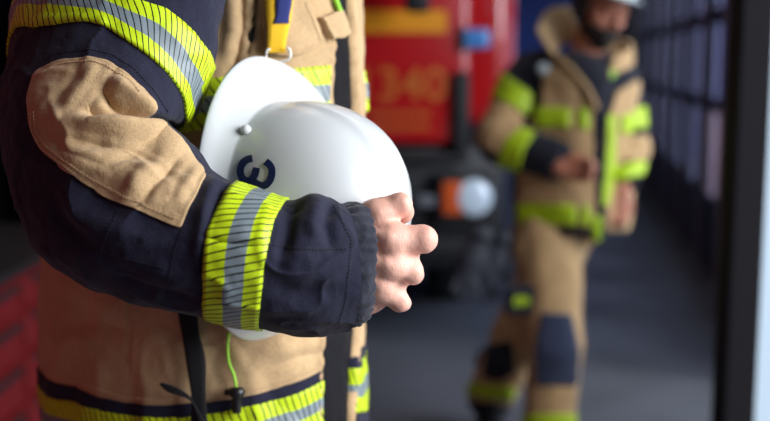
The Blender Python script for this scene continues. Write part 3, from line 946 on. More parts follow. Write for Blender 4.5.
M['helmet'] = helmet_mat()
fix_normals(mk('shell', V, Fh, M['helmet'], HEL))
hb = BVHTree.FromPolygons([tuple(v) for v in HO.reshape(-1, 3).tolist()], [f for f in grid_faces(len(ts), NPH, wrap=True)])
def on_helmet(px, py, off=.0008):
    d = W(px, py, 1.0) - CAM; d /= np.linalg.norm(d)
    loc, nor, i, _ = hb.ray_cast(Vector(CAM), Vector(d))
    if loc is None: return None
    n = np.array(nor); n = -n if n @ d > 0 else n
    return np.array(loc) + n * off
gl = resample([(253, 159), (249, 159.5), (244.5, 162), (241.5, 167), (240.7, 172), (242, 177), (245.5, 181), (249.5, 181.8), (253, 179.5), (255.8, 174.5), (257, 168)], 40, closed=False, smooth=1)
gr = resample([(252.8, 179.5), (254, 181.6), (257, 184), (262, 186.2), (266.5, 185.5), (270.5, 181), (272.5, 175), (272.3, 169), (270, 165), (266, 162)], 40, closed=False, smooth=1)
V, Fg = [], []
for ln in (gl, gr):
    t = np.gradient(ln, axis=0); t /= np.linalg.norm(t, axis=1, keepdims=True); s_ = np.stack([-t[:, 1], t[:, 0]], 1); b0 = len(V)
    for q, n_ in zip(ln, s_):
        for a in (-3.6, -1.2, 1.2, 3.6):
            V.append(on_helmet(*(q + n_ * a), off=.0016 if ln is gl else .0018))
    Fg += [(b0 + i * 4 + k, b0 + i * 4 + k + 1, b0 + i * 4 + k + 5, b0 + i * 4 + k + 4) for i in range(39) for k in range(3)]
num = mk('number_three', V, Fg, simple('navy_decal', srgb(14, 38, 84), .35), HEL, smooth=False)
tag(num, 'navy number 3 decal')
k_ = on_helmet(245, 130, 0)
kn = np.array(k_) - hc; ndir = -FW * .75 + RT * .1 - hn * -.5
MB().lathe(k_ - ndir / np.linalg.norm(ndir) * .002, ndir, [(.004, 0), (.0062, .002), (.0068, .006), (.0055, .0095), (.002, .0108)], 24).build('knob', M['helmet'], HEL, smooth=True)
# inner headband and crown straps
MB().add(*tube_geo([hc + hn * .02 + h1 * .105 * math.cos(t) + h2 * .088 * math.sin(t) for t in np.linspace(0, 2 * PI, 48, endpoint=False)], .008, 8, closed=True)).build('headband', M['black_plastic'], HEL, smooth=True)

# ================================================================== body of the man in front (hand in full detail)
def head_sdf(sd, c, f, up, s=1.0):
    """head: c centre, f facing, up; true-size at s=1"""
    f = np.array(f, float); f /= np.linalg.norm(f); up = np.array(up, float); up -= f * (up @ f); up /= np.linalg.norm(up); r = np.cross(f, up)
    L = lambda a, b, z: c + (r * a + f * b + up * z) * s
    Rm = np.stack([r, f, up], 1)
    sd.ell(L(0, -.012, .028), np.array([.074, .094, .088]) * s, .02, Rm)
    sd.ell(L(0, .022, -.040), np.array([.056, .068, .070]) * s, .03, Rm)
    sd.ell(L(0, .058, -.088), np.array([.026, .024, .022]) * s, .025, Rm)      # chin
    for e in (-1, 1):
        sd.ell(L(e * .045, .052, -.022), np.array([.020, .020, .018]) * s, .02, Rm)   # cheek
        sd.carve(L(e * .031, .092, .004), np.array([.016, .012, .010]) * s, .012, Rm)
        sd.ell(L(e * .031, .076, .003), np.array([.0125, .012, .0115]) * s, .003, Rm) # eye ball
        sd.cap(L(e * .012, .090, .024), L(e * .046, .080, .022), .006 * s, .005 * s, .008)   # brow
        sd.ell(L(e * .077, -.006, -.006), np.array([.009, .020, .032]) * s, .006, Rm)  # ear
        sd.ell(L(e * .011, .098, -.034), np.array([.008, .009, .007]) * s, .006, Rm)
    sd.cap(L(0, .088, .012), L(0, .108, -.028), .007 * s, .011 * s, .008)
    sd.cap(L(-.018, .088, -.060), L(.018, .088, -.060), .0065 * s, .0065 * s, .005)
    sd.cap(L(-.014, .087, -.071), L(.014, .087, -.071), .0075 * s, .0075 * s, .004)
    return L

cb = np.array(MAN.location)
Z = lambda h, dx=0, dy=0: np.array([cb[0] + dx, cb[1] + dy, h])
body = SDF(Z(-.0, -.36, -.45), Z(2.02, .42, .40), .012)
body.cap(Z(.98, 0, -.05), Z(.98, 0, .05), .11, .11, .05)
body.cap(Z(1.02), Z(1.40), .11, .115, .06)
body.cap(Z(1.42, 0, -.09), Z(1.42, 0, .12), .08, .09, .05)
body.cap(Z(1.46, 0, 0), Z(1.66, .02, 0), .062, .058, .04)
head_sdf(body, Z(1.80, .035, -.01), (1, -.35, -.15), (0, 0, 1))
for e in (-1, 1):
    body.cap(Z(.90, 0, e * .08), Z(.50, .02, e * .12), .095, .062, .04)
    body.cap(Z(.50, .02, e * .12), Z(.10, -.02, e * .13), .058, .042, .02)
    body.cap(Z(.05, -.03, e * .13), Z(.045, .16, e * .15), .045, .038, .02)
# far arm
body.cap(Z(1.44, 0, .19), Z(1.13, -.04, .27), .055, .044, .04)
body.cap(Z(1.13, -.04, .27), Z(.88, .03, .26), .042, .030, .02)
body.cap(Z(.88, .03, .26), Z(.78, .06, .25), .033, .028, .02)
# near arm inside the sleeve
body.cap(Z(1.47, -.02, -.09), W(160, -95, 1.46), .05, .05, .03)
body.cap(W(160, -95, 1.46), W(110, 60, 1.34), .05, .05, .04)
body.cap(W(110, 60, 1.34), W(100, 200, 1.245), .05, .045, .02)
body.cap(W(100, 200, 1.245), W(235, 250, 1.195), .045, .04, .02)

# the hand: palm, four bent fingers over the crown, thumb under it
def hand_geo():
    lo = np.array([1e9] * 3); hi = -lo
    for x, y, z in [(318, 180, 1.15), (318, 345, 1.15), (455, 180, 1.40), (455, 345, 1.40), (318, 180, 1.4), (455, 345, 1.15), (318, 345, 1.4), (455, 180, 1.15)]:
        p = W(x, y, z); lo = np.minimum(lo, p); hi = np.maximum(hi, p)
    h = SDF(lo, hi, .00145)
    P = W
    # forearm end and wrist
    h.cap(P(318, 258, 1.215), P(350, 262, 1.225), .034, .036, .012, (UP, 1.25))
    # palm as metacarpal rays
    rays = [((352, 222, 1.228), (379, 216, 1.222), .0195, .0165),
            ((350, 243, 1.222), (392, 241, 1.213), .0215, .0165),
            ((350, 264, 1.222), (390, 264, 1.214), .0215, .0155),
            ((350, 286, 1.228), (382, 286, 1.222), .0205, .0145),
            ((350, 300, 1.240), (369, 303, 1.240), .0200, .0135)]
    for a, b, ra, rb in rays: h.cap(P(*a), P(*b), ra, rb, .011)
    # fingers: knuckle, middle joint, end joint, tip
    fingers = [
        [(377, 214, 1.221), (400, 205, 1.222), (403, 212, 1.254), (392, 219, 1.275), (.0155, .0142, .0128, .0105)],
        [(392, 240, 1.212), (423, 239, 1.216), (425, 242, 1.248), (413, 243, 1.272), (.0168, .0160, .0130, .0105)],
        [(390, 265, 1.214), (411, 271, 1.222), (413, 274, 1.252), (403, 273, 1.272), (.0155, .0142, .0122, .0100)],
        [(380, 288, 1.222), (399, 301, 1.232), (402, 303, 1.256), (392, 298, 1.272), (.0138, .0118, .0105, .0090)],
    ]
    for a, b, c, d, r in fingers:
        a, b, c, d = P(*a), P(*b), P(*c), P(*d)
        h.cap(a, b, r[0] * 1.04, r[1] * 1.0, .010)
        h.cap(b, c, r[1], r[2], .003); h.cap(c, d, r[2], r[3], .003)
        h.ell(a - FW * .003, np.array([1, 1, 1]) * r[0] * .98, .008)     # knuckle
    for a, b, r in (((388, 253, 1.220), (408, 256, 1.228), .0140), ((386, 277, 1.226), (397, 284, 1.236), .0125), ((376, 228, 1.226), (388, 231, 1.232), .0130)):
        h.cap(P(*a), P(*b), r, r * .8, .010)
    # tendons on the back of the hand
    for a, b in (((358, 232, 1.204), (388, 238, 1.196)), ((358, 262, 1.203), (386, 264, 1.199)), ((358, 282, 1.208), (378, 284, 1.207))):
        h.cap(P(*a), P(*b), .0025, .0045, .008)
    # thumb, leaving the side of the palm below and closing towards the shell
    h.cap(P(352, 306, 1.250), P(372, 300, 1.275), .018, .0155, .010)
    h.cap(P(372, 300, 1.275), P(388, 284, 1.300), .0145, .0125, .004)
    h.cap(P(388, 284, 1.300), P(396, 268, 1.312), .0125, .0100, .004)
    # creases between finger roots
    X = h.pts(); h.D += .0007 * fbm(X, 60, 3, 77)
    return h.geo(relax=2)
hg = hand_geo()
BODY = sdf_mesh('body', [body.geo(relax=1), hg], M['skin'], MAN)

# trousers and boots of the man in front, far sleeve
tr = SDF(Z(.05, -.35, -.40), Z(1.12, .40, .40), .010)
tr.cap(Z(.88, 0, -.04), Z(.88, 0, .04), .13, .13, .05)
for e in (-1, 1):
    tr.cap(Z(.82, 0, e * .08), Z(.50, .02, e * .12), .105, .10, .04); tr.cap(Z(.50, .02, e * .12), Z(.12, -.01, e * .13), .10, .095, .03)
X = tr.pts(); tr.D += .006 * fbm(X, 11, 3, 5); tr.D = np.maximum(tr.D, .13 - X[..., 2]); tr.D = np.maximum(tr.D, X[..., 2] - .93)
TRO = sdf_mesh('trousers', [tr], M['tan'], MAN)
for e in (-1, 1):
    bt = SDF(Z(-.0, -.2, e * .13 - .13), Z(.32, .32, e * .13 + .13), .006)
    bt.cap(Z(.08, -.03, e * .13), Z(.28, -.02, e * .13), .058, .062, .02); bt.cap(Z(.055, -.04, e * .13), Z(.05, .17, e * .15), .055, .048, .03)
    bt.D = np.maximum(bt.D, .004 - bt.pts()[..., 2])
    bt.D = np.maximum(bt.D, bt.pts()[..., 2] - .30)
    sdf_mesh('boot', [bt], M['black_plastic'], MAN)
fs = SDF(Z(.80, -.2, .05), Z(1.60, .25, .45), .009)
fs.cap(Z(1.45, 0, .16), Z(1.13, -.04, .27), .095, .08, .04); fs.cap(Z(1.13, -.04, .27), Z(.92, .02, .26), .08, .066, .02)
X = fs.pts(); fs.D += .004 * fbm(X, 14, 3, 8); fs.D = np.maximum(fs.D, .90 - X[..., 2])
sdf_mesh('sleeve', [fs], M['navy'], MAN)
# ================================================================== the firefighter walking up behind
D0 = 3.75
Q = lambda x, y, dz=0.0: W(x, y, D0 + dz)
q0 = Q(560, 300)
BG = empty('person', (q0[0], q0[1], 0), 'bearded person in open navy and tan turnout gear, looking down at their hands', 'person')
M_ = 1 / 285.0
def flr(x, dz=0.0, h=0.0):
    """point on the floor under column x"""
    for _ in range(1):
        y = 421; 
    lo, hi = 300.0, 700.0
    for _ in range(40):
        m = (lo + hi) / 2
        if Q(x, m, dz)[2] > h: lo = m
        else: hi = m
    return Q(x, lo, dz)
lo = np.array([q0[0] - .34, q0[1] - .46, -.01]); hi = np.array([q0[0] + .42, q0[1] + .50, 1.80])
bd = SDF(lo, hi, .0065)
sh_r, sh_l = Q(531, 74, .02), Q(612, 86, .05)
bd.cap(Q(553, 222), Q(570, 222, .02), .095, .09, .05)
bd.cap(Q(566, 215), Q(576, 104), .09, .10, .05)
bd.cap(Q(545, 86, .02), Q(604, 86, .04), .07, .065, .04)
bd.cap(Q(578, 84), Q(590, 42, -.03), .058, .058, .03)
face = RT * .42 - FW * .80 - UP * .45
hu = UP * 1.0 + RT * .12
HC = Q(600, 8, -.06)
HL = head_sdf(bd, HC, face, hu, 1.12)
# his right arm: bent across; left arm: lower
er = Q(499, 150, -.05); wr = Q(560, 168, -.20); el = Q(631, 150, .03); wl = Q(622, 192, -.08)
bd.cap(sh_r, er, .052, .045, .03); bd.cap(er, wr, .042, .030, .02)
bd.cap(sh_l, el, .052, .045, .03); bd.cap(el, wl, .042, .030, .02)
def fist(sd, a, b, side, up_):
    """palm a>b, four curled fingers, thumb on the side"""
    d = b - a; d /= np.linalg.norm(d); side = side - d * (side @ d); side /= np.linalg.norm(side); n = np.cross(d, side)
    if n @ FW > 0: n = -n
    for k, s_ in enumerate((-.030, -.010, .010, .029)):
        r = (.0105, .0112, .011, .0095)[k]
        mcp = b + side * s_
        sd.cap(a + side * s_ * .6, mcp, .016, .013, .006)
        p = mcp + d * (.030 - abs(s_ + .005) * .25) + n * .014
        q_ = p - n * .028 + d * .006; t = q_ - d * .024 - n * .004
        sd.cap(mcp, p, r, r, .002); sd.cap(p, q_, r, r * .92, .001); sd.cap(q_, t, r * .92, r * .8, .001)
    th0 = a + side * -.030; sd.cap(th0, th0 + d * .030 + side * -.016 - n * .01, .014, .012, .005)
    sd.cap(th0 + d * .030 + side * -.016 - n * .01, th0 + d * .056 + side * -.004 - n * .02, .0118, .0095, .002)
fist(bd, Q(567, 168, -.21), Q(583, 170, -.23), -UP, UP)
fist(bd, Q(620, 198, -.09), Q(617, 214, -.10), -RT, UP)
# legs
kn = Q(556, 345, -.06); hp = Q(548, 240, -.02); ft = flr(548, .0, .08)
kb = Q(518, 335, .12); hb_ = Q(557, 240, .06); fb_ = flr(490, .34, .10)
bd.cap(hp, kn, .088, .060, .03); bd.cap(kn, ft, .056, .042, .02)
bd.cap(hb_, kb, .088, .060, .03); bd.cap(kb, fb_, .056, .042, .02)
BB = sdf_mesh('body', [bd], M['skin_bg'], BG)

# hair and beard follow the head
def head_region(cond, off, name, m):
    s = SDF(HC - .17, HC + .17, .0055)
    head_sdf(s, HC, face, hu, 1.12)
    X = s.pts() - HC
    f = face / np.linalg.norm(face); u = hu - f * (hu @ f); u /= np.linalg.norm(u); r = np.cross(f, u)
    a, b_, c = X @ r, X @ f, X @ u
    s.D = np.maximum(s.D - off, cond(a, b_, c))
    return sdf_mesh(name, [s], m, BG)
head_region(lambda a, b, c: np.maximum(np.maximum(c + .050, -(b - .005 + .0 * a)), -(c + .150)), .008, 'beard', M['hair'])
head_region(lambda a, b, c: np.maximum(b - .03 - np.maximum(c - .04, 0) * .9, -c - .06), .007, 'hair', M['hair'])
# mouth shows through the beard as a darker line of lips
f_ = face / np.linalg.norm(face)

# ---- trousers
ts_ = SDF(lo, hi, .009)
ts_.cap(Q(548, 225, .0), Q(568, 225, .03), .120, .112, .05)
ts_.cap(Q(546, 240, -.02), kn, .118, .094, .03); ts_.cap(kn, flr(548, 0, .14), .092, .092, .03)
leg1 = ts_.copy()
ts2 = SDF(lo, hi, .009)
ts2.cap(Q(560, 240, .06), kb, .108, .092, .03); ts2.cap(kb, flr(492, .33, .16), .09, .09, .03)
X = ts_.pts(); nz = .006 * fbm(X, 9, 3, 51)
px, py, pz = to_px(X)
leg1.D = leg1.D + nz; ts2.D = ts2.D + nz
both = leg1.copy(); hh = np.minimum(leg1.D, ts2.D); both.D = np.maximum(hh, .12 - X[..., 2])
both.D = np.maximum(both.D, X[..., 2] - Q(560, 210)[2])
TR = sdf_mesh('trousers', [both], M['tan_bg'], BG)
def region(base, off, poly, name, m, parent, front=None, D=None):
    d = np.maximum(base.D - off, poly_sd(px, py, poly) * M_)
    if front is not None: d = np.maximum(d, pz - (D0 + front))
    s = base.copy(); s.D = d
    return sdf_mesh(name, [s], m, parent)
region(leg1, .010, [(541, 312), (572, 314), (580, 350), (578, 386), (536, 386), (534, 350)], 'knee_pad', M['knee'], TR, front=.02)
region(leg1, .008, [(480, 414), (600, 414), (600, 428), (480, 428)], 'ankle_tape', M['hivis'], TR)
region(ts2, .010, [(486, 345), (512, 340), (516, 372), (500, 382), (482, 378)], 'knee_pad', M['navy_bg'], TR)
region(ts2, .008, [(440, 378), (516, 388), (514, 402), (440, 392)], 'ankle_tape', M['hivis'], TR)
region(ts2, .006, [(440, 396), (518, 406), (518, 470), (440, 470)], 'hem_guard', M['navy_bg'], TR)
pk = MB(); pc = Q(520, 300, -.10)
pk.box((0, 0, 0), (.105, .05, .10), .012)
Rz = Matrix.Rotation(R(6), 3, 'Z')
PK = mk('thigh_pocket', [pc + np.array(Rz @ Vector(v)) for v in pk.V], pk.F, M['navy_bg'], TR, smooth=False)
tg = MB()
tg.box((0, 0, 0), (.052, .006, .012), .002).box((-.018, 0, -.012), (.014, .006, .03), .002).box((.004, 0, -.014), (.012, .006, .03), .002).box((.022, 0, -.010), (.012, .006, .026), .002)
mk('pocket_tag', [pc + np.array([0, -.027, .012]) + v for v in tg.V], tg.F, M['hivis'], TR, smooth=False)
for (x, dz, h, yaw) in ((548, 0, 0, .25), (490, .34, 0, -.1)):
    p = flr(x, dz, .0); s = SDF(p + [-.2, -.28, -.01], p + [.2, .2, .34], .007)
    d_ = np.array([math.sin(yaw), -math.cos(yaw), 0])
    s.cap(p + [0, 0, .08] - d_ * .03, p + [0, 0, .28] - d_ * .02, .056, .062, .02)
    s.cap(p + [0, 0, .055] - d_ * .04, p + [0, 0, .048] + d_ * .16, .055, .046, .03)
    s.D = np.maximum(s.D, .003 - s.pts()[..., 2]); sdf_mesh('boot', [s], M['black_plastic'], BG)

# ---- jacket
jt = SDF(lo, hi, .009)
jt.cap(Q(550, 90, .02), Q(549, 215, .02), .128, .128, .05); jt.cap(Q(598, 92, .04), Q(596, 212, .04), .122, .122, .05)
jt.cap(Q(576, 90, -.03), Q(575, 215, -.03), .125, .125, .05)
jt.cap(Q(534, 76, .02), Q(614, 80, .05), .088, .084, .04)
X = jt.pts(); jt.D += .006 * fbm(X, 8, 3, 61) + .002 * fbm(X, 22, 2, 63)
bot = Q(570, 231)[2]; 
jt.D = np.maximum(jt.D, bot - X[..., 2] + .0)
jt.D = np.maximum(jt.D, -(np.linalg.norm((X - Q(582, 44, -.02)) / np.array([1, 1, 1]), axis=-1) - .085))
JB = sdf_mesh('jacket', [jt], M['navy_bg'], BG)
P_ = [
    ('front_panel', .010, [(543, 68), (566, 62), (594, 108), (597, 232), (532, 232), (516, 205), (522, 130), (541, 108)], 'tan_bg'),
    ('front_panel', .010, [(616, 92), (640, 78), (645, 232), (605, 232), (604, 130)], 'tan_bg'),
    ('shirt', .012, [(562, 30), (606, 30), (612, 70), (606, 100), (600, 112), (590, 100), (572, 66)], 'shirt'),
    ('zip_guard', .016, [(594, 104), (603, 104), (604, 232), (596, 232)], 'navy_bg'),
    ('reflective_tape', .018, [(535, 106), (571, 108), (571, 128), (535, 127)], 'hivis'),
    ('reflective_tape', .018, [(577, 106), (590, 108), (590, 131), (577, 129)], 'hivis'),
    ('reflective_tape', .018, [(515, 203), (577, 204), (577, 226), (515, 225)], 'hivis'),
    ('reflective_tape', .020, [(581, 204), (590, 205), (590, 227), (581, 227)], 'hivis'),
    ('reflective_tape', .020, [(606, 116), (616, 112), (616, 170), (609, 206), (600, 206), (605, 160)], 'hivis'),
    ('reflective_tape', .018, [(620, 116), (634, 112), (636, 132), (621, 136)], 'hivis'),
    ('reflective_tape', .020, [(592, 215), (603, 215), (600, 246), (592, 246)], 'hivis'),
    ('waist_band', .014, [(515, 226), (606, 228), (606, 236), (515, 236)], 'navy_bg'),
]
for nm, off, poly, m in P_:
    region(jt, off, poly, nm, M[m], JB, front=.06)
# lapel edge running down the opening, name badge dots
tube('lapel_edge', [Q(560, 58, -.13), Q(574, 72, -.165), (Q(588, 90, -.175)), Q(597, 110, -.175)], .010, M['tan_bg'], JB, n=24)
MB().lathe(Q(543, 69, -.125), -FW, [(.001, 0), (.020, .001), (.022, .006), (.016, .010), (.001, .011)], 24).build('round_badge', M['silver'], JB, smooth=True)
MB().lathe(Q(610, 74, -.10), -FW, [(.001, 0), (.018, .001), (.018, .006), (.001, .008)], 24).build('round_badge', M['lime'], JB, smooth=True)
# stand-up collar, two leaves
def sheet(name, cols, m, parent, th=.012):
    A = np.array([[np.array(p) for p in c] for c in cols]); n1, n2 = A.shape[:2]
    n = np.cross(np.gradient(A, axis=0), np.gradient(A, axis=1)); n /= np.linalg.norm(n, axis=-1, keepdims=True) + 1e-9
    Bk = A + n * th
    V = np.concatenate([A.reshape(-1, 3), Bk.reshape(-1, 3)]); k = n1 * n2
    Fc = grid_faces(n1, n2); Fc = Fc + [tuple(i + k for i in f)[::-1] for f in Fc]
    rim = [i * n2 for i in range(n1)] + [(n1 - 1) * n2 + j for j in range(1, n2)] + [i * n2 + n2 - 1 for i in range(n1 - 2, -1, -1)] + [j for j in range(n2 - 2, 0, -1)]
    Fc += [(rim[i], rim[(i + 1) % len(rim)], rim[(i + 1) % len(rim)] + k, rim[i] + k) for i in range(len(rim))]
    return fix_normals(mk(name, V, Fc, m, parent))
def dense(rows, a=14, b=14):
    G = np.array([[np.array(p) for p in r] for r in rows])
    x = np.linspace(0, 1, G.shape[0]); G = np.stack([cubic(x, G[:, j], np.linspace(0, 1, a)) for j in range(G.shape[1])], 1)
    y = np.linspace(0, 1, G.shape[1]); return np.stack([cubic(y, G[i], np.linspace(0, 1, b)) for i in range(G.shape[0])], 0)
sheet('collar', dense([[Q(566, 8, .09), Q(574, 22, .07), Q(584, 40, .05)], [Q(548, 10, .05), Q(554, 26, .04), Q(560, 46, .03)], [Q(540, 20, -.01), Q(545, 38, -.04), Q(554, 58, -.06)], [Q(536, 32, -.06), Q(544, 46, -.10), Q(560, 66, -.13)]]), M['tan_bg'], JB)
sheet('collar', dense([[Q(604, 40, .12), Q(606, 52, .08)], [Q(622, 38, .07), Q(624, 56, .05)], [Q(630, 48, .0), Q(630, 66, -.02)], [Q(612, 56, -.08), Q(606, 78, -.11)]]), M['tan_bg'], JB)
# sleeves
def bsleeve(a, e, w, r, specs, seed):
    s = SDF(lo, hi, .009)
    s.cap(a, e, r, r * .93, .03); s.cap(e, w, r * .93, r * .74, .02)
    s.D += .005 * fbm(X, 12, 3, seed)
    d = (w - e) / np.linalg.norm(w - e)
    s.D = np.maximum(s.D, (X - w) @ d)
    o = sdf_mesh('sleeve', [s], M['navy_bg'], BG)
    for nm, off, poly, m in specs: region(s, off, poly, nm, M[m], o)
bsleeve(Q(526, 84, .02), Q(502, 140, -.04), Q(562, 164, -.18), .088, [
    ('elbow_patch', .006, [(474, 92), (505, 100), (524, 116), (520, 136), (498, 156), (474, 142)], 'tan_bg'),
    ('reflective_tape', .010, [(484, 78), (500, 70), (536, 96), (530, 118), (508, 104), (484, 96)], 'hivis'),
    ('reflective_tape', .010, [(505, 138), (522, 126), (536, 132), (524, 150), (516, 182), (494, 180), (498, 156)], 'hivis')], 71)
bsleeve(Q(621, 88, .05), Q(628, 148, .02), Q(622, 186, -.07), .070, [
    ('elbow_patch', .006, [(620, 135), (665, 135), (665, 160), (620, 162)], 'tan_bg'),
    ('reflective_tape', .010, [(605, 168), (640, 160), (668, 166), (668, 184), (640, 176), (605, 186)], 'hivis'),
    ('reflective_tape', .010, [(600, 110), (670, 104), (670, 126), (600, 132)], 'hivis')], 73)

# helmet on his head: a dome with a brim, its back raised
HB = empty('helmet', HC + hu / np.linalg.norm(hu) * .07, 'white helmet worn by the bearded person, cut by the top of the picture', 'helmet')
f = face / np.linalg.norm(face); u = hu - f * (hu @ f); u /= np.linalg.norm(u); r_ = np.cross(f, u)
tip = 0.10
f2 = f * math.cos(tip) + u * math.sin(tip); u2 = u * math.cos(tip) - f * math.sin(tip)
rows = []
hcc = HC + u * .052 + f * -.004
for k in list(np.linspace(0, 1, 10)) + list(1 + np.linspace(.05, .97, 26)):
    row = []
    for p in np.linspace(0, 2 * PI, 72, endpoint=False):
        c, s_ = math.cos(p), math.sin(p)
        if k <= 1: a, b_, h = (.150 - .035 * k + .018 * max(c, 0) * (1 - k)), (.122 - .022 * k), .012 * k
        else:
            t = (k - 1) * PI / 2; a, b_, h = .115 * math.cos(t), .100 * math.cos(t), .012 + .115 * math.sin(t)
        row.append(hcc + f2 * c * a + r_ * s_ * b_ + u2 * h)
    rows.append(row)
A = np.array(rows); In = hcc + (A - hcc) * .965
V = np.concatenate([In[::-1].reshape(-1, 3), A.reshape(-1, 3)]); nr2 = len(rows) * 2
Fc = grid_faces(nr2, 72, wrap=True); Fc.append(tuple(range(72))); Fc.append(tuple((nr2 - 1) * 72 + j for j in range(72)))
fix_normals(mk('shell', V, Fc, M['helmet'], HB))
# black gloves hanging from his belt
def glove(c, tilt, lab):
    G = empty('work_glove', c, lab, 'glove', None)
    s = SDF(c + [-.11, -.08, -.30], c + [.11, .08, .06], .005)
    dn = np.array([math.sin(tilt), 0, -math.cos(tilt)]); sd_ = np.array([math.cos(tilt), 0, math.sin(tilt)])
    s.cap(c, c + dn * .08, .040, .046, .02, (FW, .6)); s.cap(c + dn * .08, c + dn * .15, .046, .042, .02, (FW, .6))
    for k, (o_, L) in enumerate(((-.034, .065), (-.012, .08), (.012, .078), (.034, .055))):
        b0 = c + dn * .15 + sd_ * o_; s.cap(b0, b0 + dn * L * .9 + sd_ * o_ * .25 + np.array([0, -.012, 0]), .0135, .011, .004)
    s.cap(c + dn * .085 + sd_ * .04, c + dn * .14 + sd_ * .075, .015, .012, .006)
    sdf_mesh('glove_shell', [s], M['glove'], G)
    MB().add(*tube_geo([c + sd_ * .043 * math.cos(t) + FW * .030 * math.sin(t) + dn * .005 for t in np.linspace(0, 2 * PI, 28, endpoint=False)], .007, 8, closed=True)).build('glove_cuff', M['navy_bg'], G, smooth=True)
M['glove'] = simple('glove_leather', srgb(46, 50, 62), .6, noise=.15, nscale=40)
glove(Q(503, 240, -.05), .16 - .5, 'inner black work glove hanging from the bearded person\'s belt, against their leg')
glove(Q(482, 236, -.12), -.30, 'outer black work glove hanging from the bearded person\'s belt, beside the truck lamp')
# ================================================================== the fire station bay
M['floor'] = simple('concrete_floor', srgb(84, 88, 97), .42, noise=.12, nscale=3, bump=.2, bscale=60)
M['yard'] = simple('yard_asphalt', srgb(120, 122, 126), .8, noise=.1, nscale=6)
M['wallg'] = simple('dark_wall_paint', srgb(36, 36, 44), .7, noise=.06, nscale=5)
M['wallb'] = simple('blue_wall_panels', srgb(14, 52, 128), .5, noise=.08, nscale=3)
M['ceil'] = simple('ceiling_panels', srgb(70, 72, 80), .8)
M['post'] = simple('near_black_steel', srgb(17, 16, 22), .8, spec=.15)
M['doorf'] = simple('dark_door_frame', srgb(13, 12, 17), .45)
M['greyf'] = simple('grey_door_frame', srgb(150, 144, 160), .5)
M['pale'] = simple('pale_blue_frame', srgb(176, 196, 214), .4)
M['red'] = simple('truck_red_paint', srgb(176, 14, 20), .22, coat=.6)
M['redchest'] = simple('tool_chest_red', srgb(102, 10, 15), .5, coat=.1)
M['gold'] = simple('yellow_stripe_film', srgb(232, 150, 14), .4)
M['goldt'] = simple('gold_lettering', srgb(196, 98, 20), .45)
M['rubber'] = simple('black_rubber', srgb(14, 15, 18), .6)
M['bumper'] = simple('dark_bumper', srgb(15, 17, 24), .45)
M['chrome'] = simple('lamp_reflector', srgb(225, 235, 240), .12, metal=.8)
M['lampglass'] = simple('clear_lamp_lens', srgb(205, 222, 236), .08, coat=.8)
M['orange'] = simple('orange_lens', srgb(200, 84, 36), .2, coat=.5)
M['bluerefl'] = simple('blue_reflection_tint', srgb(70, 130, 196), .15, coat=.8)  # colour of a bluish window reflection on the cab corner
M['steel'] = simple('brushed_steel', srgb(150, 155, 165), .35, metal=.8)
M['pink'] = simple('salmon_wall', srgb(190, 140, 126), .8, noise=.1, nscale=3)
M['slate'] = simple('blue_grey_cladding', srgb(190, 190, 205), .8, noise=.1, nscale=2)
def glass(name, col, mixf):
    s = N(name)
    t = s.n('ShaderNodeBsdfTransparent', Color=col); g = s.n('ShaderNodeBsdfGlossy', Roughness=.05)
    m = s.n('ShaderNodeMixShader'); m.inputs[0].default_value = mixf
    s.l(t.outputs[0], m.inputs[1]); s.l(g.outputs[0], m.inputs[2]); s.l(m.outputs[0], s.out.inputs[0]); return s.m
M['glass'] = glass('window_glass', (.66, .70, .82, 1), .03)
M['glass_clear'] = glass('clear_glass', (.92, .95, 1, 1), .06)

def st(name, mb, m, parent=None, label=None):
    o = mb.build(name, m, parent); 
    if parent is None: tag(o, label, None, None, 'structure')
    return o
st('floor', MB().box((1.0, 7.0, -.05), (9.0, 19.0, .1)), M['floor'])
st('ceiling', MB().box((.6, 6.2, 4.65), (7.4, 19.0, .1)), M['ceil'])
st('wall_back', MB().box((1.0, 15.6, 2.3), (9.0, .2, 4.6)), M['wallb'])
st('wall_left', MB().box((-2.75, 6.2, 2.3), (.2, 19.0, 4.6)), M['wallg'])
st('wall_front', MB().box((.2, -3.2, 2.3), (6.0, .2, 4.6)), M['wallg'])  # unseen, put in behind the camera to block light from the front
st('ground', MB().box((10, 8, -.08), (18, 60, .04)).box((0, -13, -.08), (40, 22, .04)), M['yard'])

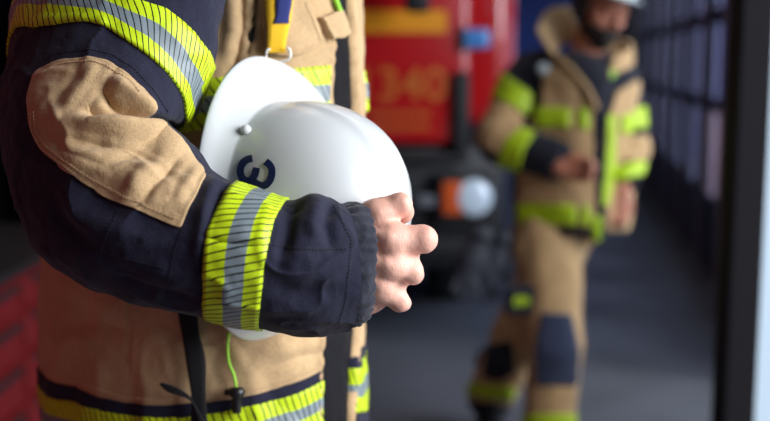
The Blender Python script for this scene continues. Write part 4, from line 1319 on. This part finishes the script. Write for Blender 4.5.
# right wall: a run of glazed folding doors
wa = np.array([2.30, 7.8]); wdir = np.array([math.sin(R(9.3)), math.cos(R(9.3))]); wn = np.array([wdir[1], -wdir[0]])
def wp(s, h=0, o=0): p = wa + wdir * s + wn * o; return np.array([p[0], p[1], h])
def wbox(mb, s0, s1, h0, h1, th=.06, o=0, bev=.006):
    c = wp((s0 + s1) / 2, (h0 + h1) / 2, o)
    return mb.box(c, (s1 - s0, th, h1 - h0), bev, rz=PI / 2 - R(9.3))
st('wall_right', wbox(wbox(MB(), -3.6, 7.9, 3.55, 4.6, .2), 7.2, 7.9, 0, 3.55, .2), M['wallg'])
s_ = -3.4; k = 0
while s_ < 7.0:
    D = empty('door_%d' % (k + 1), wp(s_ + .5), None); tag(D, None, None, None, 'structure')
    a, b = s_, s_ + 1.04
    fr = MB(); wbox(fr, a, a + .30, 0, 3.55, .035); wbox(fr, b - .11, b - .02, 0, 3.55, .035)
    for h0, h1 in ((0, .52), (1.08, 1.17), (1.66, 1.76), (2.3, 2.4), (3.42, 3.55)): wbox(fr, a + .08, b - .1, h0, h1, .03)
    fr.build('door_frame', M['doorf'] if k % 2 == 0 else M['doorf'], D)
    wbox(MB(), a + .62, a + .65, .52, 3.42, .02).build('glazing_bar', M['greyf'], D)
    wbox(MB(), a + .015, a + .05, 0, 3.5, .02, o=-.03).build('edge_strip', M['greyf'], D)
    for h0, h1 in ((.52, 1.08), (1.17, 1.66), (1.76, 2.3), (2.4, 3.42)):
        wbox(MB(), a + .29, b - .10, h0, h1, .012, bev=0).build('pane', M['glass'], D)
    s_ += 1.04; k += 1

# the near gate leaf, its dark post and a pale glazed frame behind it
nd = 'door_%d' % (k + 1)
ND = empty(nd, (1.0, 3.0, 0)); tag(ND, None, None, None, 'structure')
MB().box((1.012, 3.0, 1.9), (.092, .12, 3.8), .008).build('door_post', M['post'], ND)
MB().box((1.112, 3.06, 1.9), (.10, .05, 3.8), .006).build('pale_stile', M['pale'], ND)
MB().box((1.76, 3.06, .38), (1.2, .05, .76), .006).box((1.76, 3.06, 3.7), (1.2, .05, .2), .006).build('door_frame', M['greyf'], ND)
MB().box((1.171, 3.05, 2.2), (.012, .05, 2.9), .003).build('glazing_bar', M['steel'], ND)
MB().box((1.76, 3.06, 2.2), (1.2, .01, 2.88)).build('pane', M['glass_clear'], ND)

# things outside seen through the doors
b = empty('building', (6.4, 13.0, 0), 'salmon and slate building seen blurred through the glazed doors', 'building')
MB().box((8.0, 21, 3.0), (6, 4, 6.0), .02).build('wall', M['slate'], b)
MB().box((7.2, 16.5, .45), (3, .3, .9), .02).build('low_wall', M['rubber'], b)

PL = empty('pillar', (3.16, 10.2, -.06), 'salmon brick pillar outside, seen blurred through the glazed doors', 'pillar')
MB().box((3.16, 10.2, .46), (.22, .3, 1.04), .01).build('shaft', M['pink'], PL)
MB().box((3.16, 10.2, 1.0), (.26, .34, .06), .01).build('cap_stone', M['pale'], PL)
# ================================================================== fire truck
TZ = 5.35
tp = lambda x, y, dz=0: W(x, y, TZ + dz)
x1 = tp(470, 100)[0]; x2 = tp(519, 60)[0]; Yf = tp(400, 100)[1]
TRK = empty('fire_truck', (-.6, Yf + 2, 0), 'red fire truck with gold number lettering and a white and orange front lamp', 'truck')
zb = tp(400, 145)[2]
xl = -1.72
MB().box(((xl + x1) / 2, Yf + 1.6, (zb + 1.80) / 2), (x1 - xl, 3.2, 1.80 - zb), .035, seg=4).build('front_panel', M['red'], TRK, smooth=True)
MB().box(((xl + x1) / 2, Yf + 1.65, 2.95), (x1 - xl - .04, 3.1, .70), .06, seg=4).build('cab_roof', M['red'], TRK, smooth=True)
MB().box(((xl + x1) / 2, Yf + 1.65, 2.22), (x1 - xl - .10, 3.05, .86), .03, seg=3).build('windscreen', simple('dark_glass', srgb(18, 24, 34), .06, coat=.8), TRK)
# rounded corner and door side
cw = x2 - x1 + .12
MB().box((x2 - cw / 2, Yf + 1.25, (tp(490, 128)[2] + 3.2) / 2), (cw, 2.3, 3.2 - tp(490, 128)[2]), .11, seg=8).build('corner_panel', M['red'], TRK, smooth=True)
MB().box((x1 - .045, Yf - .02, tp(460, 112)[2]), (.085, .07, .40), .02, seg=3).build('air_deflector', M['rubber'], TRK, smooth=True)
c = tp(475, 39, -.02); MB().box((c[0], Yf - .01, c[2]), (.145, .06, .10), .02, seg=3).build('blue_reflection', M['bluerefl'], TRK, smooth=True)  # bluish window reflection, built as a tinted block on the corner
c = tp(462, 39, -.02); MB().box((c[0], Yf - .015, c[2]), (.03, .055, .12), .01).build('reflection_edge', M['rubber'], TRK)  # dark strip added along the side of that reflection
# dark lower body, bumper, step
z0 = tp(440, 276)[2]
MB().box(((xl + x2) / 2 - .03, Yf + 1.6, (z0 + zb) / 2), (x2 - xl - .06, 3.1, zb - z0), .04, seg=3).build('bumper', M['bumper'], TRK, smooth=True)
MB().box(((xl + x2) / 2 - .10, Yf - .02, tp(440, 158)[2]), (x2 - xl - .3, .10, .05), .015).build('grab_rail', M['rubber'], TRK)
MB().box(((xl + x2) / 2 - .10, Yf - .015, tp(440, 248)[2]), (x2 - xl - .2, .12, .09), .02).build('step', M['rubber'], TRK)
# lamp cluster
c0_, c1_ = tp(440, 178, -.03), tp(492, 224, -.03)
cl = MB().box(((c0_[0] + c1_[0]) / 2, Yf - .02, (c0_[2] + c1_[2]) / 2), (c1_[0] - c0_[0] + .04, .08, c0_[2] - c1_[2] + .04), .02, seg=3).build('headlamp', M['rubber'], TRK, smooth=True)
a = tp(475, 200, -.08)
MB().lathe((a[0], Yf - .055, a[2]), (0, -1, 0), [(.002, -.02), (.085, -.015), (.095, .0), (.092, .018), (.07, .03), (.03, .036), (.002, .037)], 40).build('lamp_lens', M['lampglass'], cl, smooth=True)
a = tp(453, 200, -.06); MB().box((a[0], Yf - .06, a[2]), (.105, .04, .17), .015, seg=3).build('indicator_lens', M['orange'], cl, smooth=True)
a = tp(427, 203, -.04); MB().box((a[0], Yf - .02, a[2]), (.10, .05, .06), .01).build('tow_eye_cover', M['steel'], TRK)
a = tp(400, 22)
zt, zl = tp(400, 11)[2], tp(400, 33)[2]
MB().box(((tp(330, 22)[0] + tp(446, 22)[0]) / 2, Yf - .001, (zt + zl) / 2), (tp(446, 22)[0] - tp(330, 22)[0], .006, zt - zl)).build('yellow_stripe', M['gold'], TRK)
def letter(txt, x, y, size, name):
    V, Fc = text_geo(txt, size, .0015); c = tp(x, y)
    V = [np.array([c[0] + v[0], Yf - .003 - v[2], c[2] + v[1]]) for v in V]
    return mk(name, V, Fc, M['goldt'], TRK, smooth=False)
letter('1340', 400, 86, .235, 'number_lettering')
rr = random.Random(3)
for y in (114, 127):
    x = 372; lm = MB()
    while x < 430:
        w = rr.uniform(2.5, 5); a = tp(x + w / 2, y); lm.box((a[0], Yf - .002, a[2]), (w / 200, .004, .03)); x += w + 1.4
    lm.build('small_lettering', M['goldt'], TRK)
# mirror on its arm
c = tp(417, 2, -.35)
mr = MB().box((c[0], c[1], c[2] + .08), (.12, .09, .26), .03, seg=4).build('mirror', M['rubber'], TRK, smooth=True)
tube('mirror_arm', [c + np.array([0, .02, .2]), c + np.array([-.02, .15, .30]), c + np.array([-.05, .40, .34])], .014, M['rubber'], TRK, n=16)
for wx in (xl + .25, x2 - .28):
    for wy in (Yf + 1.0, Yf + 2.9):
        w = MB().lathe((wx - .14, wy, .48), (1, 0, 0), [(.20, .0), (.40, .0), (.465, .03), (.48, .08), (.48, .20), (.465, .25), (.40, .28), (.20, .28)], 40).build('wheel', M['rubber'], TRK, smooth=True)
        MB().lathe((wx - .14, wy, .48), (1, 0, 0), [(.02, .02), (.21, .02), (.24, .0), (.24, .28), (.21, .26), (.02, .24)], 32).build('hub', M['steel'], w, smooth=True)

# ================================================================== red tool chest by the left wall
CH = empty('tool_chest', (-1.55, 3.55, 0), 'low red tool chest with dark drawer gaps at the lower left edge', 'tool chest')
xf = -1.24
MB().box((xf - .28, 3.55, .40), (.54, 1.9, .60), .012).build('carcass', M['redchest'], CH)
MB().box((xf - .28, 3.55, .715), (.58, 1.94, .03), .008).build('worktop', M['rubber'], CH)
for i, (a, b_) in enumerate(((.59, .69), (.44, .56), (.28, .41), (.12, .25))):
    for y0, y1 in ((2.64, 3.52), (3.58, 4.46)):
        d = MB().box((xf, (y0 + y1) / 2, (a + b_) / 2), (.03, y1 - y0, b_ - a), .008).build('drawer', M['redchest'], CH)
        MB().box((xf + .022, (y0 + y1) / 2, b_ - .018), (.018, y1 - y0 - .08, .022), .005).build('handle', M['steel'] if i > 4 else M['rubber'], d)
MB().box((xf - .25, .9, 1.2), (.5, 3.1, 2.4), .02).build('red_bounce_box', M['redchest'], CH)  # unseen red box, added to bounce red light onto the jacket
for x in (xf - .48, xf - .08):
    for y in (2.75, 4.35): MB().lathe((x - .015, y, .05), (1, 0, 0), [(.01, 0), (.05, 0), (.05, .03), (.01, .03)], 20).build('caster', M['rubber'], CH, smooth=True)
# dark jackets' locker behind the shoulder
LK = empty('locker', (-2.3, 6.0, 0), 'dark steel locker against the left wall, dim behind the nearest shoulder', 'locker')
MB().box((-2.38, 5.9, 1.05), (.5, 1.8, 2.06), .01).build('carcass', M['wallg'], LK)
for y in (5.3, 5.9, 6.5):
    d = MB().box((-2.12, y, 1.08), (.03, .57, 1.9), .006).build('door', M['doorf'], LK); MB().box((-2.095, y + .2, 1.1), (.02, .02, .14), .004).build('handle', M['steel'], d)

# ------------------------------------------------------------------ light
def area(name, loc, target, sx, sy, power, col):
    l = bpy.data.lights.new(name, 'AREA'); l.shape = 'RECTANGLE'; l.size = sx; l.size_y = sy; l.energy = power; l.color = col
    o = bpy.data.objects.new(name, l); COL.objects.link(o); o.location = loc
    o.rotation_euler = (Vector(target) - Vector(loc)).to_track_quat('-Z', 'Y').to_euler(); return o
sun = bpy.data.lights.new('sun', 'SUN'); sun.energy = 2.6; sun.angle = R(22); sun.color = (1.0, .97, .93)
so = bpy.data.objects.new('sun', sun); COL.objects.link(so)
sd_dir = Vector((-.72, .42, -.72))
so.rotation_euler = sd_dir.to_track_quat('-Z', 'Y').to_euler()
area('daylight_through_gate', (3.3, .5, 2.5), (0, 1.5, 1.2), 2.8, 2.6, 300, (.98, .99, 1))
area('daylight_through_doors', tuple(wp(-1.5, 1.9, .5)), tuple(wp(-1.5, 1.4, -3)), 4.6, 3.0, 105, (.86, .93, 1))
area('daylight_through_doors', tuple(wp(4.0, 1.9, .5)), tuple(wp(4.0, 1.4, -3)), 4.6, 3.0, 70, (.86, .93, 1))
for y in (4.5, 8.5): area('bay_fill', (.2, y, 4.4), (.2, y, 0), 2.6, 1.4, 16, (1, .96, .9))  # unseen overhead fill for the bay, no fixtures behind it

w = bpy.data.worlds.new('sky'); SC.world = w; w.use_nodes = True
nt = w.node_tree; bgn = nt.nodes['Background']
tc = nt.nodes.new('ShaderNodeTexCoord'); sp = nt.nodes.new('ShaderNodeSeparateXYZ'); rp = nt.nodes.new('ShaderNodeValToRGB')
nt.links.new(tc.outputs['Generated'], sp.inputs[0]); nt.links.new(sp.outputs[2], rp.inputs[0]); nt.links.new(rp.outputs[0], bgn.inputs[0])
rp.color_ramp.elements[0].color = (.90, .94, 1, 1); rp.color_ramp.elements[1].color = (.55, .70, 1, 1)
bgn.inputs[1].default_value = .68

cd = bpy.data.cameras.new('camera'); cam = bpy.data.objects.new('camera', cd); COL.objects.link(cam)
cam.location = tuple(CAM); cam.rotation_euler = (PI / 2 - PITCH, 0, 0)
cd.lens = 50; cd.sensor_width = 36; cd.clip_start = .05
cd.dof.use_dof = True; cd.dof.focus_distance = 1.235; cd.dof.aperture_fstop = 2.2; cd.dof.aperture_blades = 0
SC.camera = cam
vs = SC.view_settings; vs.view_transform = 'Standard'; vs.look = 'None'; vs.exposure = 0; vs.gamma = 1; vs.use_curve_mapping = False
